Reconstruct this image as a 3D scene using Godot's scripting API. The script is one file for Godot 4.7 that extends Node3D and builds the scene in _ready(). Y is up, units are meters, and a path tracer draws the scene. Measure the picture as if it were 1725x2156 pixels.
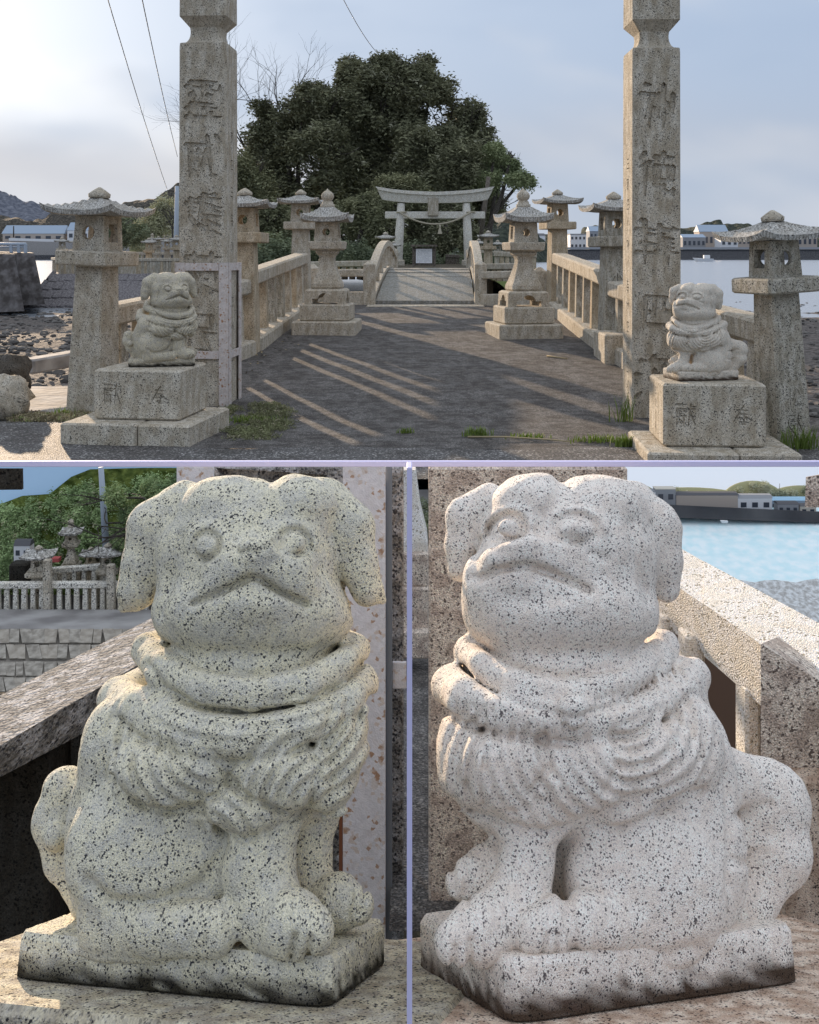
extends Node3D
# Sizes were measured in the photograph on a sheet 1725 wide and 2156 high; F is the lens in those units, HV the height of the horizon.
const F := 2200.0
const CU := 862.5
const HV := 535.0
const EYE := 1.5
const TILT := 0.375
var M := {}
var used := {}
var rng := RandomNumberGenerator.new()
var glyph := {}

func _ready():
	rng.seed = 11
	var cam := Camera3D.new(); cam.name = "camera"
	cam.keep_aspect = Camera3D.KEEP_HEIGHT
	cam.set_frustum(2156.0 / F * 0.1, Vector2(0, -(1078.0 - HV) / F * 0.1), 0.1, 6000.0)
	cam.position = Vector3(0, EYE, 0); cam.current = true
	add_child(cam)
	var we := WorldEnvironment.new(); we.name = "world_environment"
	var e := Environment.new()
	e.background_mode = Environment.BG_SKY
	e.sky = Sky.new()
	var pm := PanoramaSkyMaterial.new(); pm.panorama = sky_picture(); pm.filter = true
	e.sky.sky_material = pm
	e.tonemap_mode = Environment.TONE_MAPPER_LINEAR
	e.tonemap_exposure = 1.22
	e.sdfgi_enabled = true; e.ssao_enabled = true; e.ssil_enabled = true
	we.environment = e
	add_child(we)
	var sun := DirectionalLight3D.new(); sun.name = "sun"
	sun.light_energy = 1.6; sun.light_angular_distance = 0.6; sun.light_color = Color(1.0, 0.89, 0.76)
	sun.shadow_enabled = true
	add_child(sun)
	sun.look_at_from_position(SUN * 100.0, Vector3.ZERO, Vector3.UP)
	make_materials()
	make_glyphs()
	make_ground()
	make_far_shores()
	make_island()
	make_bridge()
	make_avenue()
	make_entrance()
	make_small_things()
	make_close_left()
	make_close_right()
	await get_tree().process_frame
	await get_tree().process_frame
	for c in carved:
		c[1].mesh = c[0].bake_static_mesh()
		remove_child(c[0]); c[0].free()

const SUN := Vector3(-0.405, 0.185, -0.895)

# ------------------------------------------------------------------ places
func P(u: float, v: float, d: float) -> Vector3:
	return Vector3((u - CU) * d / F, EYE - (v - HV) * d / F, -d)

func rise(d: float) -> float:          # the avenue climbs towards the bridge
	return 0.045 * clampf(d - 9.5, 0.0, 11.3)

func G(u: float, v: float) -> Vector3:  # the point of the avenue seen there
	var d := EYE * F / (v - HV)
	if d > 9.5:
		d = (EYE + 0.4275) / ((v - HV) / F + 0.045)
	return Vector3((u - CU) * d / F, rise(d), -d)

func numbered(called: String) -> String:
	var n: int = used.get(called, -1) + 1
	used[called] = n
	return called if n == 0 else "%s_%03d" % [called, n]

func tag(o: Node, label: String, category := "", group := "", kind := "") -> void:
	if label: o.set_meta("label", label)
	if category: o.set_meta("category", category)
	if group: o.set_meta("group", group)
	if kind: o.set_meta("kind", kind)

func thing(called: String, label: String, category: String, at := Vector3.ZERO, yaw := 0.0, group := "", basis := Basis()) -> Node3D:
	var o := Node3D.new(); o.name = numbered(called); add_child(o)
	o.transform = Transform3D(basis * Basis(Vector3.UP, yaw), at)
	tag(o, label, category, group)
	return o

func put(called: String, mesh: Mesh, m: Material, parent: Node = null) -> MeshInstance3D:
	var o := MeshInstance3D.new(); o.mesh = mesh; o.material_override = m
	o.name = numbered(called) if parent == null else called
	if parent: parent.add_child(o, true)
	else: add_child(o)
	return o

func done(st: SurfaceTool) -> Mesh:
	st.generate_normals()
	return st.commit()

func part(called: String, st: SurfaceTool, m: Material, parent: Node = null) -> MeshInstance3D:
	return put(called, done(st), m, parent)

func struct(called: String, st: SurfaceTool, m: Material) -> MeshInstance3D:
	var o := part(called, st, m)
	o.set_meta("kind", "structure")
	return o

func copy(o: Node3D, at: Vector3, yaw: float, label: String, k := 1.0) -> Node3D:
	var c: Node3D = o.duplicate()
	var base := String(o.name)
	if base.length() > 4 and base.substr(base.length() - 4, 1) == "_" and base.substr(base.length() - 3).is_valid_int(): base = base.substr(0, base.length() - 4)
	c.name = numbered(base)
	add_child(c)
	c.transform = Transform3D(Basis(Vector3.UP, yaw).scaled(Vector3(k, k, k)), at)
	tag(c, label)
	return c

# ------------------------------------------------------------------ shapes
func S(smooth := false) -> SurfaceTool:
	var st := SurfaceTool.new(); st.begin(Mesh.PRIMITIVE_TRIANGLES)
	st.set_smooth_group(0 if smooth else -1)
	return st

func tri(st: SurfaceTool, a: Vector3, b: Vector3, c: Vector3) -> void:
	st.add_vertex(a); st.add_vertex(b); st.add_vertex(c)

func quad(st: SurfaceTool, a: Vector3, b: Vector3, c: Vector3, d: Vector3) -> void:
	tri(st, a, b, c); tri(st, a, c, d)

func loft(st: SurfaceTool, rings: Array, xf := Transform3D(), caps := true) -> void:
	for k in rings.size() - 1:
		var p: PackedVector3Array = rings[k]
		var q: PackedVector3Array = rings[k + 1]
		var n := p.size()
		for i in n:
			var j := (i + 1) % n
			quad(st, xf * p[i], xf * p[j], xf * q[j], xf * q[i])
	if caps:
		for top in 2:
			var r: PackedVector3Array = rings[-1] if top else rings[0]
			var c := Vector3.ZERO
			for p in r: c += p
			c /= r.size()
			for i in r.size():
				var j := (i + 1) % r.size()
				if top: tri(st, xf * c, xf * r[i], xf * r[j])
				else: tri(st, xf * c, xf * r[j], xf * r[i])

func ring(hx: float, hz: float, b: float, y: float, ox := 0.0, oz := 0.0) -> PackedVector3Array:
	b = minf(b, minf(hx, hz) * 0.9)
	var r := PackedVector3Array([Vector3(hx, y, b - hz), Vector3(hx, y, hz - b), Vector3(hx - b, y, hz), Vector3(b - hx, y, hz), Vector3(-hx, y, hz - b), Vector3(-hx, y, b - hz), Vector3(b - hx, y, -hz), Vector3(hx - b, y, -hz)])
	if ox != 0.0 or oz != 0.0:
		for i in 8: r[i] += Vector3(ox, 0, oz)
	return r

func circle(r: float, y: float, n := 16) -> PackedVector3Array:
	var a := PackedVector3Array()
	for i in n: a.append(Vector3(cos(TAU * i / n) * r, y, sin(TAU * i / n) * r))
	return a

func block(st: SurfaceTool, c: Vector3, size: Vector3, b := 0.012, basis := Basis()) -> void:
	var h := size / 2.0
	b = minf(b, minf(h.x, minf(h.y, h.z)) * 0.5)
	loft(st, [ring(h.x - b, h.z - b, b, -h.y), ring(h.x, h.z, b, b - h.y), ring(h.x, h.z, b, h.y - b), ring(h.x - b, h.z - b, b, h.y)], Transform3D(basis, c))

func column(st: SurfaceTool, prof: Array, b := 0.012, xf := Transform3D()) -> void:   # square section, prof = [y, half width]
	var r := []
	for p in prof: r.append(ring(p[1], p[1] if p.size() < 3 else p[2], b, p[0]))
	loft(st, r, xf)

func lathe(st: SurfaceTool, prof: Array, n := 20, xf := Transform3D()) -> void:
	var r := []
	for p in prof: r.append(circle(p[1], p[0], n))
	loft(st, r, xf)

func along(dir: Vector3) -> Basis:      # z runs along dir, y stays up as far as it can
	var z := dir.normalized()
	var x := Vector3.UP.cross(z).normalized()
	return Basis(x, z.cross(x), z)

func beam(st: SurfaceTool, a: Vector3, b: Vector3, w: float, h: float, bev := 0.012) -> void:
	block(st, (a + b) / 2.0, Vector3(w, h, (b - a).length()), bev, along(b - a))

func tube(st: SurfaceTool, pts: Array, r0: float, r1: float, n := 7) -> void:
	var rings := []
	for k in pts.size():
		var dir: Vector3 = (pts[mini(k + 1, pts.size() - 1)] - pts[maxi(k - 1, 0)]).normalized()
		var x := dir.cross(Vector3(0.31, 0.2, 0.93)).normalized()
		var y := x.cross(dir).normalized()
		var r := lerpf(r0, r1, float(k) / maxi(pts.size() - 1, 1))
		var a := PackedVector3Array()
		for i in n: a.append(pts[k] + (x * cos(TAU * i / n) - y * sin(TAU * i / n)) * r)
		rings.append(a)
	loft(st, rings)

func hexa(st: SurfaceTool, a: Array, b: Array) -> void:   # two four-cornered ends, each in the same turn
	loft(st, [PackedVector3Array(a), PackedVector3Array(b)])

func sheet(st: SurfaceTool, nx: int, nz: int, f: Callable) -> void:
	var rows := []
	for j in nz + 1:
		var row := PackedVector3Array()
		for i in nx + 1: row.append(f.call(float(i) / nx, float(j) / nz))
		rows.append(row)
	for j in nz:
		for i in nx:
			quad(st, rows[j][i], rows[j][i + 1], rows[j + 1][i + 1], rows[j + 1][i])

func roof(st: SurfaceTool, hw: float, h: float, thick: float, lift: float, top := 0.12, xf := Transform3D(), power := 1.5) -> void:
	var n := 14
	var up := []
	var low := []
	for j in n + 1:
		var a := PackedVector3Array()
		var b := PackedVector3Array()
		for i in n + 1:
			var x := 2.0 * i / n - 1.0
			var z := 2.0 * j / n - 1.0
			var m := maxf(absf(x), absf(z))
			var c := minf(absf(x), absf(z)) / maxf(m, 0.001)
			var slope := pow(clampf((1.0 - m) / (1.0 - top), 0.0, 1.0), power) * h
			var l := lift * pow(c, 3.0) * m * m
			a.append(Vector3(x * hw, thick + slope + l, z * hw))
			b.append(Vector3(x * hw * 0.97, l * 0.8, z * hw * 0.97))
		up.append(a); low.append(b)
	for j in n:
		for i in n:
			quad(st, xf * up[j][i], xf * up[j][i + 1], xf * up[j + 1][i + 1], xf * up[j + 1][i])
			quad(st, xf * low[j][i], xf * low[j + 1][i], xf * low[j + 1][i + 1], xf * low[j][i + 1])
	for i in n:
		quad(st, xf * up[n][i], xf * up[n][i + 1], xf * low[n][i + 1], xf * low[n][i])
		quad(st, xf * up[0][i + 1], xf * up[0][i], xf * low[0][i], xf * low[0][i + 1])
		quad(st, xf * up[i + 1][n], xf * up[i][n], xf * low[i][n], xf * low[i + 1][n])
		quad(st, xf * up[i][0], xf * up[i + 1][0], xf * low[i + 1][0], xf * low[i][0])

var carved := []

func cut(called: String, body: Mesh, cuts: Array, m: Material, parent: Node) -> MeshInstance3D:   # the body less each of the cuts
	var all := CSGCombiner3D.new(); all.name = "carving"; add_child(all)
	var b := CSGMesh3D.new(); b.mesh = body; all.add_child(b)
	for c in cuts:
		c.operation = CSGShape3D.OPERATION_SUBTRACTION
		all.add_child(c)
	var o := put(called, null, m, parent)
	carved.append([all, o])
	return o

func stroke_cuts(text: Array, at: Transform3D, size: float, pitch: float, depth: float, thick := 0.075) -> Array:   # carved writing, downwards, on the plane z = 0
	var out := []
	for k in text.size():
		for s in String(glyph[text[k]]).split(" "):
			var pts := []
			for i in range(0, s.length(), 2): pts.append(Vector2(int(s[i]) / 9.0 - 0.5, 0.5 - int(s[i + 1]) / 9.0) * size - Vector2(0, pitch * k))
			for i in pts.size() - 1:
				var a: Vector2 = pts[i]
				var b: Vector2 = pts[i + 1]
				var dir := (b - a).normalized()
				var nrm := Vector2(-dir.y, dir.x)
				var w := size * thick * (1.0 if i == 0 else 0.85)
				var poly := CSGPolygon3D.new()
				poly.polygon = PackedVector2Array([a - dir * w * 0.55, a + nrm * w * 0.62, a.lerp(b, 0.6) + nrm * w * 0.42, b + dir * w * 0.5 + nrm * w * 0.12, b + dir * w * 0.3 - nrm * w * 0.2, a.lerp(b, 0.6) - nrm * w * 0.42, a - nrm * w * 0.5])
				poly.mode = CSGPolygon3D.MODE_DEPTH
				poly.depth = depth + 0.02
				poly.transform = at * Transform3D(Basis(), Vector3(0, 0, 0.02))
				out.append(poly)
	return out

func hole(r: float, depth: float, xf: Transform3D) -> CSGCylinder3D:
	var c := CSGCylinder3D.new(); c.radius = r; c.height = depth; c.sides = 24
	c.transform = xf * Transform3D(Basis(Vector3.RIGHT, PI / 2), Vector3.ZERO)
	return c

func slot(size: Vector3, xf: Transform3D) -> CSGBox3D:
	var c := CSGBox3D.new(); c.size = size; c.transform = xf
	return c

# ------------------------------------------------------------------ foliage
func leaf_clump(leaves: int, leaf: float, seed_: int) -> Mesh:
	var r := RandomNumberGenerator.new(); r.seed = seed_
	var st := S()
	for i in leaves:
		var c := Vector3(r.randfn(), r.randfn(), r.randfn()) * 0.28
		var b := Basis.from_euler(Vector3(r.randf_range(-1.2, 1.2), r.randf() * TAU, r.randf_range(-0.9, 0.9)))
		var l := leaf * r.randf_range(0.7, 1.3)
		var w := l * 0.42
		quad(st, c + b * Vector3(-l * 0.5, 0, 0), c + b * Vector3(0, w * 0.25, w * 0.5), c + b * Vector3(l * 0.5, 0, 0), c + b * Vector3(0, w * 0.25, -w * 0.5))
	return done(st)

func crown(called: String, lobes: Array, count: int, size: float, seed_: int, colours: Array, clump: Mesh, m: Material, parent: Node, gap := -0.2, shell := 0.3) -> MultiMeshInstance3D:
	var r := RandomNumberGenerator.new(); r.seed = seed_
	var nz := FastNoiseLite.new(); nz.seed = seed_; nz.frequency = 0.55 / (size * 3.2)
	var total := 0.0
	var sums := []
	for l in lobes:
		total += pow(l[1].x * l[1].y * l[1].z, 0.667)
		sums.append(total)
	var places: Array[Transform3D] = []
	var tints := PackedColorArray()
	var tries := 0
	while places.size() < count and tries < count * 4:
		tries += 1
		var pick := r.randf() * total
		var n := 0
		while sums[n] < pick: n += 1
		var dir := Vector3(r.randfn(), r.randfn(), r.randfn()).normalized()
		var p: Vector3 = lobes[n][0] + dir * lobes[n][1]
		p = lobes[n][0] + dir * lobes[n][1] * pow(r.randf(), shell) * (1.0 + 0.8 * nz.get_noise_3dv(p * 1.9 + Vector3(40, 0, 0)))
		var v := nz.get_noise_3dv(p)
		if v < gap: continue
		var k := size * r.randf_range(0.7, 1.35)
		places.append(Transform3D(Basis.from_euler(Vector3(r.randf_range(-0.5, 0.5), r.randf() * TAU, r.randf_range(-0.5, 0.5))).scaled(Vector3(k, k, k)), p))
		var c: Color = colours[0].lerp(colours[1], clampf(0.5 + v * 1.3 + r.randf_range(-0.25, 0.25), 0.0, 1.0))
		if colours.size() > 2 and r.randf() < 0.06: c = colours[2]
		tints.append(c)
	var mm := MultiMesh.new()
	mm.transform_format = MultiMesh.TRANSFORM_3D; mm.use_colors = true; mm.mesh = clump
	mm.instance_count = places.size()
	for i in places.size():
		mm.set_instance_transform(i, places[i])
		mm.set_instance_color(i, tints[i])
	var o := MultiMeshInstance3D.new(); o.multimesh = mm; o.material_override = m
	o.name = called if parent else numbered(called)
	o.set_meta("kind", "stuff")
	if parent: parent.add_child(o, true)
	else: add_child(o)
	return o

func limb(st: SurfaceTool, a: Vector3, dir: Vector3, len: float, r: float, depth: int, rg: RandomNumberGenerator, spread := 0.6, up := 0.15) -> void:
	var pts := [a]
	var d := dir
	var p := a
	for i in 3:
		d = (d + Vector3(rg.randfn(), rg.randfn() + up, rg.randfn()) * 0.13).normalized()
		p = p + d * len / 3.0
		pts.append(p)
	tube(st, pts, r, r * 0.6, 6 if depth > 1 else 4)
	if depth <= 0: return
	for k in (3 if depth > 2 else 2 + rg.randi() % 2):
		var at: Vector3 = pts[1 + rg.randi() % 3] if k else p
		limb(st, at, (d + Vector3(rg.randfn(), rg.randfn() * 0.7 + up, rg.randfn()) * spread).normalized(), len * rg.randf_range(0.6, 0.82), r * 0.55, depth - 1, rg, spread, up)

func ridge(st: SurfaceTool, line: Array, half: float, bump: float, seed_: int, nx := 120, nz := 14) -> void:   # a wooded ridge; line = points on its crest
	var n := FastNoiseLite.new(); n.seed = seed_; n.frequency = 1.0 / (bump * 5.0); n.fractal_octaves = 4
	var rows := []
	for j in nz + 1:
		var row := PackedVector3Array()
		for i in nx + 1:
			var t := float(i) / nx * (line.size() - 1)
			var k := mini(int(t), line.size() - 2)
			var f := t - k
			f = f * f * (3.0 - 2.0 * f) * 0.6 + f * 0.4
			var c: Vector3 = line[k].lerp(line[k + 1], f)
			var w := float(j) / nz * 2.0 - 1.0
			var base: float = -1.2
			var q := Vector3(c.x, lerpf(base, c.y, pow(cos(w * PI / 2), 0.8)), c.z - w * half)
			q.y += n.get_noise_3dv(q * Vector3(1, 0.4, 1)) * bump * 1.6 * (1.0 - w * w)
			q.x += n.get_noise_3dv(q + Vector3(50, 0, 0)) * bump * 0.8
			row.append(q)
		rows.append(row)
	for j in nz:
		for i in nx: quad(st, rows[j][i], rows[j][i + 1], rows[j + 1][i + 1], rows[j + 1][i])

# ------------------------------------------------------------------ textures and materials
func sky_picture() -> ImageTexture:
	var w := 1024
	var h := 512
	var im := Image.create(w, h, false, Image.FORMAT_RGBF)
	var n := FastNoiseLite.new(); n.seed = 5; n.frequency = 1.0; n.fractal_octaves = 5; n.noise_type = FastNoiseLite.TYPE_SIMPLEX_SMOOTH
	for y in h:
		var el := (0.5 - (y + 0.5) / h) * PI
		for x in w:
			var az := (x + 0.5) / w * TAU
			var dir := Vector3(sin(az) * cos(el), sin(el), -cos(az) * cos(el))
			var up := maxf(dir.y, 0.0)
			var c := Vector3(0.32, 0.39, 0.50).lerp(Vector3(0.335, 0.425, 0.57), smoothstep(0.0, 0.25, up)).lerp(Vector3(0.78, 0.84, 0.94), smoothstep(0.2, 0.9, up))
			if el > -0.02:
				var q := Vector3(dir.x * 0.8 + dir.z * 0.4, dir.y * 1.2 + 0.15, 0) / (up + 0.22)
				q = Vector3(dir.x * 2.2 - dir.y * 3.0, dir.y * 9.0 + dir.x * 2.6, dir.z * 2.0)
				var v := n.get_noise_3dv(q * 0.75)
				var cloud := smoothstep(-0.12, 0.45, v)
				c = c.lerp(Vector3(0.50, 0.53, 0.59), cloud * 0.7)
			var toward := clampf(dir.dot(SUN.normalized()), 0.0, 1.0)
			var ang := acos(toward)
			var glow := exp(-ang / 0.19) * 0.58 + exp(-ang / 0.6) * 0.11
			var bank := smoothstep(0.05, 0.5, n.get_noise_3dv(Vector3(dir.x * 3.0, dir.y * 11.0, 4.0)))
			c += Vector3(1.0, 0.90, 0.74) * glow * (1.0 - bank * 0.35)
			c = c.lerp(Vector3(0.47, 0.46, 0.48), 0.8 * exp(-pow((dir.y - 0.09 - 0.02 * sin(az * 7.0)) / 0.032, 2.0)) * exp(-ang / 0.45))
			c = c.lerp(Vector3(0.78, 0.68, 0.58), 0.75 * exp(-pow(dir.y / 0.04, 2.0)) * exp(-ang / 0.35))
			im.set_pixel(x, y, Color(c.x, c.y, c.z))
	return ImageTexture.create_from_image(im)

func noise_bytes(size: int, seed_: int, freq: float, octaves := 1, type := FastNoiseLite.TYPE_SIMPLEX) -> PackedByteArray:
	var n := FastNoiseLite.new(); n.seed = seed_; n.frequency = freq; n.noise_type = type
	n.fractal_octaves = octaves
	if type == FastNoiseLite.TYPE_CELLULAR:
		n.cellular_return_type = FastNoiseLite.RETURN_CELL_VALUE; n.cellular_jitter = 1.0
		n.domain_warp_enabled = true; n.domain_warp_amplitude = 0.7 / freq; n.domain_warp_frequency = freq * 0.9; n.domain_warp_fractal_octaves = 2
	n.fractal_type = FastNoiseLite.FRACTAL_FBM if octaves > 1 else FastNoiseLite.FRACTAL_NONE
	var im := n.get_image(size, size) if type == FastNoiseLite.TYPE_CELLULAR else n.get_seamless_image(size, size)
	im.convert(Image.FORMAT_L8)
	return im.get_data()

# speckled stone: base colour, its variation, dark flecks over the threshold, grey clouds
func speckle(size: int, seed_: int, base: Color, grain: float, fleck_f: float, over: float, fleck: Color, second: Color, tint: Color, blot: float) -> ImageTexture:
	var a := noise_bytes(size, seed_, fleck_f, 1, FastNoiseLite.TYPE_CELLULAR)
	var b := noise_bytes(size, seed_ + 1, fleck_f * 1.8, 1, FastNoiseLite.TYPE_CELLULAR)
	var c := noise_bytes(size, seed_ + 2, 5.0 / size, 4)
	var out := PackedByteArray(); out.resize(size * size * 3)
	for i in size * size:
		var f := clampf((a[i] - over - (c[i] - 128.0) * 0.16) / 6.0, 0.0, 1.0)
		var g := maxf(clampf((b[i] - 226.0) / 16.0, 0.0, 1.0) * 0.85, clampf((a[i] - over + 26.0) / 26.0, 0.0, 1.0) * 0.45)
		if b[i] < 9: f = maxf(f, 0.8)
		var v := 1.0 + (b[i] - 128.0) / 128.0 * grain
		var w := clampf((c[i] - 128.0) / 70.0 + 0.3, 0.0, 1.0) * blot
		var r0 := lerpf(base.r * v, tint.r * v, w)
		var g0 := lerpf(base.g * v, tint.g * v, w)
		var b0 := lerpf(base.b * v, tint.b * v, w)
		out[i * 3] = int(clampf(lerpf(lerpf(r0, second.r, g), fleck.r, f), 0, 1) * 255)
		out[i * 3 + 1] = int(clampf(lerpf(lerpf(g0, second.g, g), fleck.g, f), 0, 1) * 255)
		out[i * 3 + 2] = int(clampf(lerpf(lerpf(b0, second.b, g), fleck.b, f), 0, 1) * 255)
	return ImageTexture.create_from_image(Image.create_from_data(size, size, false, Image.FORMAT_RGB8, out))

func grey(size: int, seed_: int, freq: float, octaves: int) -> ImageTexture:
	return ImageTexture.create_from_image(Image.create_from_data(size, size, false, Image.FORMAT_L8, noise_bytes(size, seed_, freq, octaves)))

func blotches(size: int, seed_: int, freq: float, lo: Color, hi: Color, contrast := 1.0) -> ImageTexture:
	if size > 256:
		freq *= size / 256.0; size = 256
	var a := noise_bytes(size, seed_, freq, 5)
	var out := PackedByteArray(); out.resize(size * size * 3)
	for i in size * size:
		var c := lo.lerp(hi, clampf((a[i] / 255.0 - 0.5) * 1.6 * contrast + 0.5, 0.0, 1.0))
		out[i * 3] = int(c.r * 255); out[i * 3 + 1] = int(c.g * 255); out[i * 3 + 2] = int(c.b * 255)
	return ImageTexture.create_from_image(Image.create_from_data(size, size, false, Image.FORMAT_RGB8, out))

func mat(tex: Texture2D, per_metre: float, tint := Color.WHITE, bump: Texture2D = null, cm := 0.0, rough := 0.9, world := true, detail: Texture2D = null, detail_scale := 0.3) -> StandardMaterial3D:
	var m := StandardMaterial3D.new()
	m.albedo_color = tint; m.roughness = rough; m.metallic_specular = 0.35
	if tex: m.albedo_texture = tex
	m.uv1_triplanar = true; m.uv1_world_triplanar = world; m.uv1_scale = Vector3.ONE * per_metre
	m.uv1_triplanar_sharpness = 6.0
	if bump:
		m.heightmap_enabled = true; m.heightmap_texture = bump; m.heightmap_scale = cm
	if detail:
		m.detail_enabled = true; m.detail_albedo = detail; m.detail_blend_mode = BaseMaterial3D.BLEND_MODE_MUL
		m.detail_uv_layer = BaseMaterial3D.DETAIL_UV_2
		m.uv2_triplanar = true; m.uv2_world_triplanar = world; m.uv2_scale = Vector3(1.6, 0.5, 1.6) * detail_scale
	return m

func plain(c: Color, rough := 0.8, metal := 0.0) -> StandardMaterial3D:
	var m := StandardMaterial3D.new(); m.albedo_color = c; m.roughness = rough; m.metallic = metal
	return m

func lin(r: float, g: float, b: float) -> Color:
	return Color(r, g, b).linear_to_srgb()

func leafy(rough := 0.75) -> StandardMaterial3D:
	var m := StandardMaterial3D.new(); m.vertex_color_use_as_albedo = true; m.roughness = rough
	m.cull_mode = BaseMaterial3D.CULL_DISABLED; m.metallic_specular = 0.2
	m.backlight_enabled = true; m.backlight = Color(0.06, 0.07, 0.02)
	return m

func make_materials() -> void:
	var rough := grey(512, 3, 0.03, 4)
	var fine := grey(512, 9, 0.16, 3)
	M.fine = fine; M.rough = rough
	var stain := blotches(512, 21, 0.012, Color(0.86, 0.84, 0.81), Color(1, 1, 1), 1.0)
	var old := speckle(1024, 31, lin(0.62, 0.575, 0.49), 0.20, 0.14, 236.0, lin(0.10, 0.095, 0.085), lin(0.34, 0.31, 0.26), lin(0.52, 0.465, 0.375), 0.8)
	M.old = mat(old, 1.0, Color.WHITE, fine, 0.4, 0.93, true, stain, 0.8)
	M.old_warm = mat(old, 1.1, Color(1.0, 0.965, 0.915), fine, 0.4, 0.93, true, stain, 0.7)
	M.old_grey = mat(old, 0.93, Color(0.95, 0.955, 0.96), fine, 0.4, 0.93, true, blotches(256, 61, 0.03, Color(0.80, 0.79, 0.76), Color(1, 1, 1), 1.2), 1.0)
	M.lichen = mat(old, 1.0, Color(1.04, 1.07, 1.12), rough, 0.4, 0.95, true, blotches(512, 22, 0.02, Color(0.62, 0.61, 0.60), Color(1, 1, 1), 1.5), 2.4)
	M.pale = mat(old, 1.0, Color(1.12, 1.14, 1.17), fine, 0.3, 0.93)
	M.deck = mat(old, 1.0, Color(0.80, 0.83, 0.87), fine, 0.5, 0.9, true, stain, 1.1)
	M.damp = mat(old, 0.8, Color(0.45, 0.45, 0.46), rough, 0.8, 0.9, true, stain, 0.6)
	M.dark_shaded_stone = mat(old, 1.4, Color(0.30, 0.30, 0.30), rough, 0.5, 0.95, true, stain, 1.6)  # old stone darkened; its dark tone stands for shade under the left rail
	var sb := speckle(1024, 51, lin(0.82, 0.765, 0.585), 0.12, 0.11, 232.0, lin(0.06, 0.06, 0.065), lin(0.42, 0.42, 0.43), lin(0.70, 0.665, 0.56), 0.8)
	M.dog_left = mat(sb, 3.5, Color.WHITE, fine, 0.2, 0.85, false)
	M.dog_left.vertex_color_use_as_albedo = true
	var sc := speckle(1024, 71, lin(1.0, 0.89, 0.80), 0.10, 0.13, 235.0, lin(0.14, 0.12, 0.12), lin(0.60, 0.55, 0.53), lin(0.92, 0.80, 0.70), 0.8)
	M.dog_right = mat(sc, 3.5, Color.WHITE, fine, 0.16, 0.85, false)
	M.dog_right.vertex_color_use_as_albedo = true
	M.block_left = mat(sb, 2.4, Color(0.90, 0.89, 0.88), fine, 0.2, 0.9, false, blotches(512, 23, 0.012, Color(0.82, 0.80, 0.79), Color(1, 1, 1), 1.2), 1.6)
	M.rail_left = mat(speckle(512, 91, lin(0.21, 0.205, 0.195), 0.2, 0.16, 215.0, lin(0.06, 0.06, 0.065), lin(0.35, 0.33, 0.32), lin(0.45, 0.45, 0.46), 0.9), 2.2, Color.WHITE, rough, 0.7, 0.9, false)  # base colour darkened for the shadow lying on the left rail
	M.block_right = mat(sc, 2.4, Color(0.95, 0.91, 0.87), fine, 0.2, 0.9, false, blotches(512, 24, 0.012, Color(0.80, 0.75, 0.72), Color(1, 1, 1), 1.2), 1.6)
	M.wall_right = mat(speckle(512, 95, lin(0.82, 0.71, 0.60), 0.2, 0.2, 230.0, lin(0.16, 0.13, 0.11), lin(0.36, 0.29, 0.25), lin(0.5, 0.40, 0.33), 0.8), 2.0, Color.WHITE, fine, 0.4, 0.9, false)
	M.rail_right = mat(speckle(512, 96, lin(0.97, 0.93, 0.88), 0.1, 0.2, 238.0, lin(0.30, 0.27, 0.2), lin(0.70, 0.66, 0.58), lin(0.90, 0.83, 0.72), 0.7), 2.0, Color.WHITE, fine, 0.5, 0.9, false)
	M.asphalt = mat(speckle(512, 41, lin(0.145, 0.138, 0.133), 0.4, 0.30, 232.0, lin(0.30, 0.28, 0.26), lin(0.03, 0.03, 0.03), lin(0.095, 0.088, 0.084), 0.9), 0.85, Color.WHITE, fine, 0.9, 0.9, true, blotches(512, 25, 0.01, Color(0.86, 0.85, 0.84), Color(1, 1, 1), 1.3), 0.16)
	M.apron = mat(speckle(512, 43, lin(0.125, 0.12, 0.118), 0.4, 0.22, 226.0, lin(0.42, 0.41, 0.40), lin(0.05, 0.05, 0.05), lin(0.12, 0.115, 0.11), 0.9), 0.7, Color.WHITE, fine, 1.4, 0.7, true, blotches(512, 26, 0.01, Color(0.86, 0.85, 0.84), Color(1, 1, 1), 1.3), 0.2)
	M.concrete = mat(blotches(512, 27, 0.015, lin(0.20, 0.19, 0.185), lin(0.36, 0.35, 0.34)), 0.3, Color.WHITE, rough, 0.6, 0.85)
	M.revetment = mat(blotches(512, 28, 0.03, lin(0.12, 0.11, 0.115), lin(0.25, 0.235, 0.24)), 0.5, Color.WHITE, rough, 1.5, 0.85)
	M.weir = mat(blotches(512, 36, 0.02, lin(0.06, 0.053, 0.05), lin(0.16, 0.15, 0.15)), 0.2, Color.WHITE, rough, 2.0, 0.85)
	M.mud = mat(blotches(512, 29, 0.03, lin(0.07, 0.06, 0.055), lin(0.17, 0.15, 0.135)), 0.35, Color.WHITE, rough, 5.0, 0.9)
	M.grass = mat(blotches(512, 30, 0.05, lin(0.07, 0.10, 0.02), lin(0.17, 0.21, 0.05)), 0.5, Color.WHITE, rough, 4.0, 0.9)
	M.earth = mat(blotches(512, 34, 0.05, lin(0.06, 0.05, 0.035), lin(0.13, 0.11, 0.075)), 0.8, Color.WHITE, rough, 3.0, 0.95)
	M.hill = mat(blotches(1024, 35, 0.04, lin(0.035, 0.032, 0.028), lin(0.13, 0.115, 0.09)), 0.012, Color.WHITE, rough, 180.0, 0.95)
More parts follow.
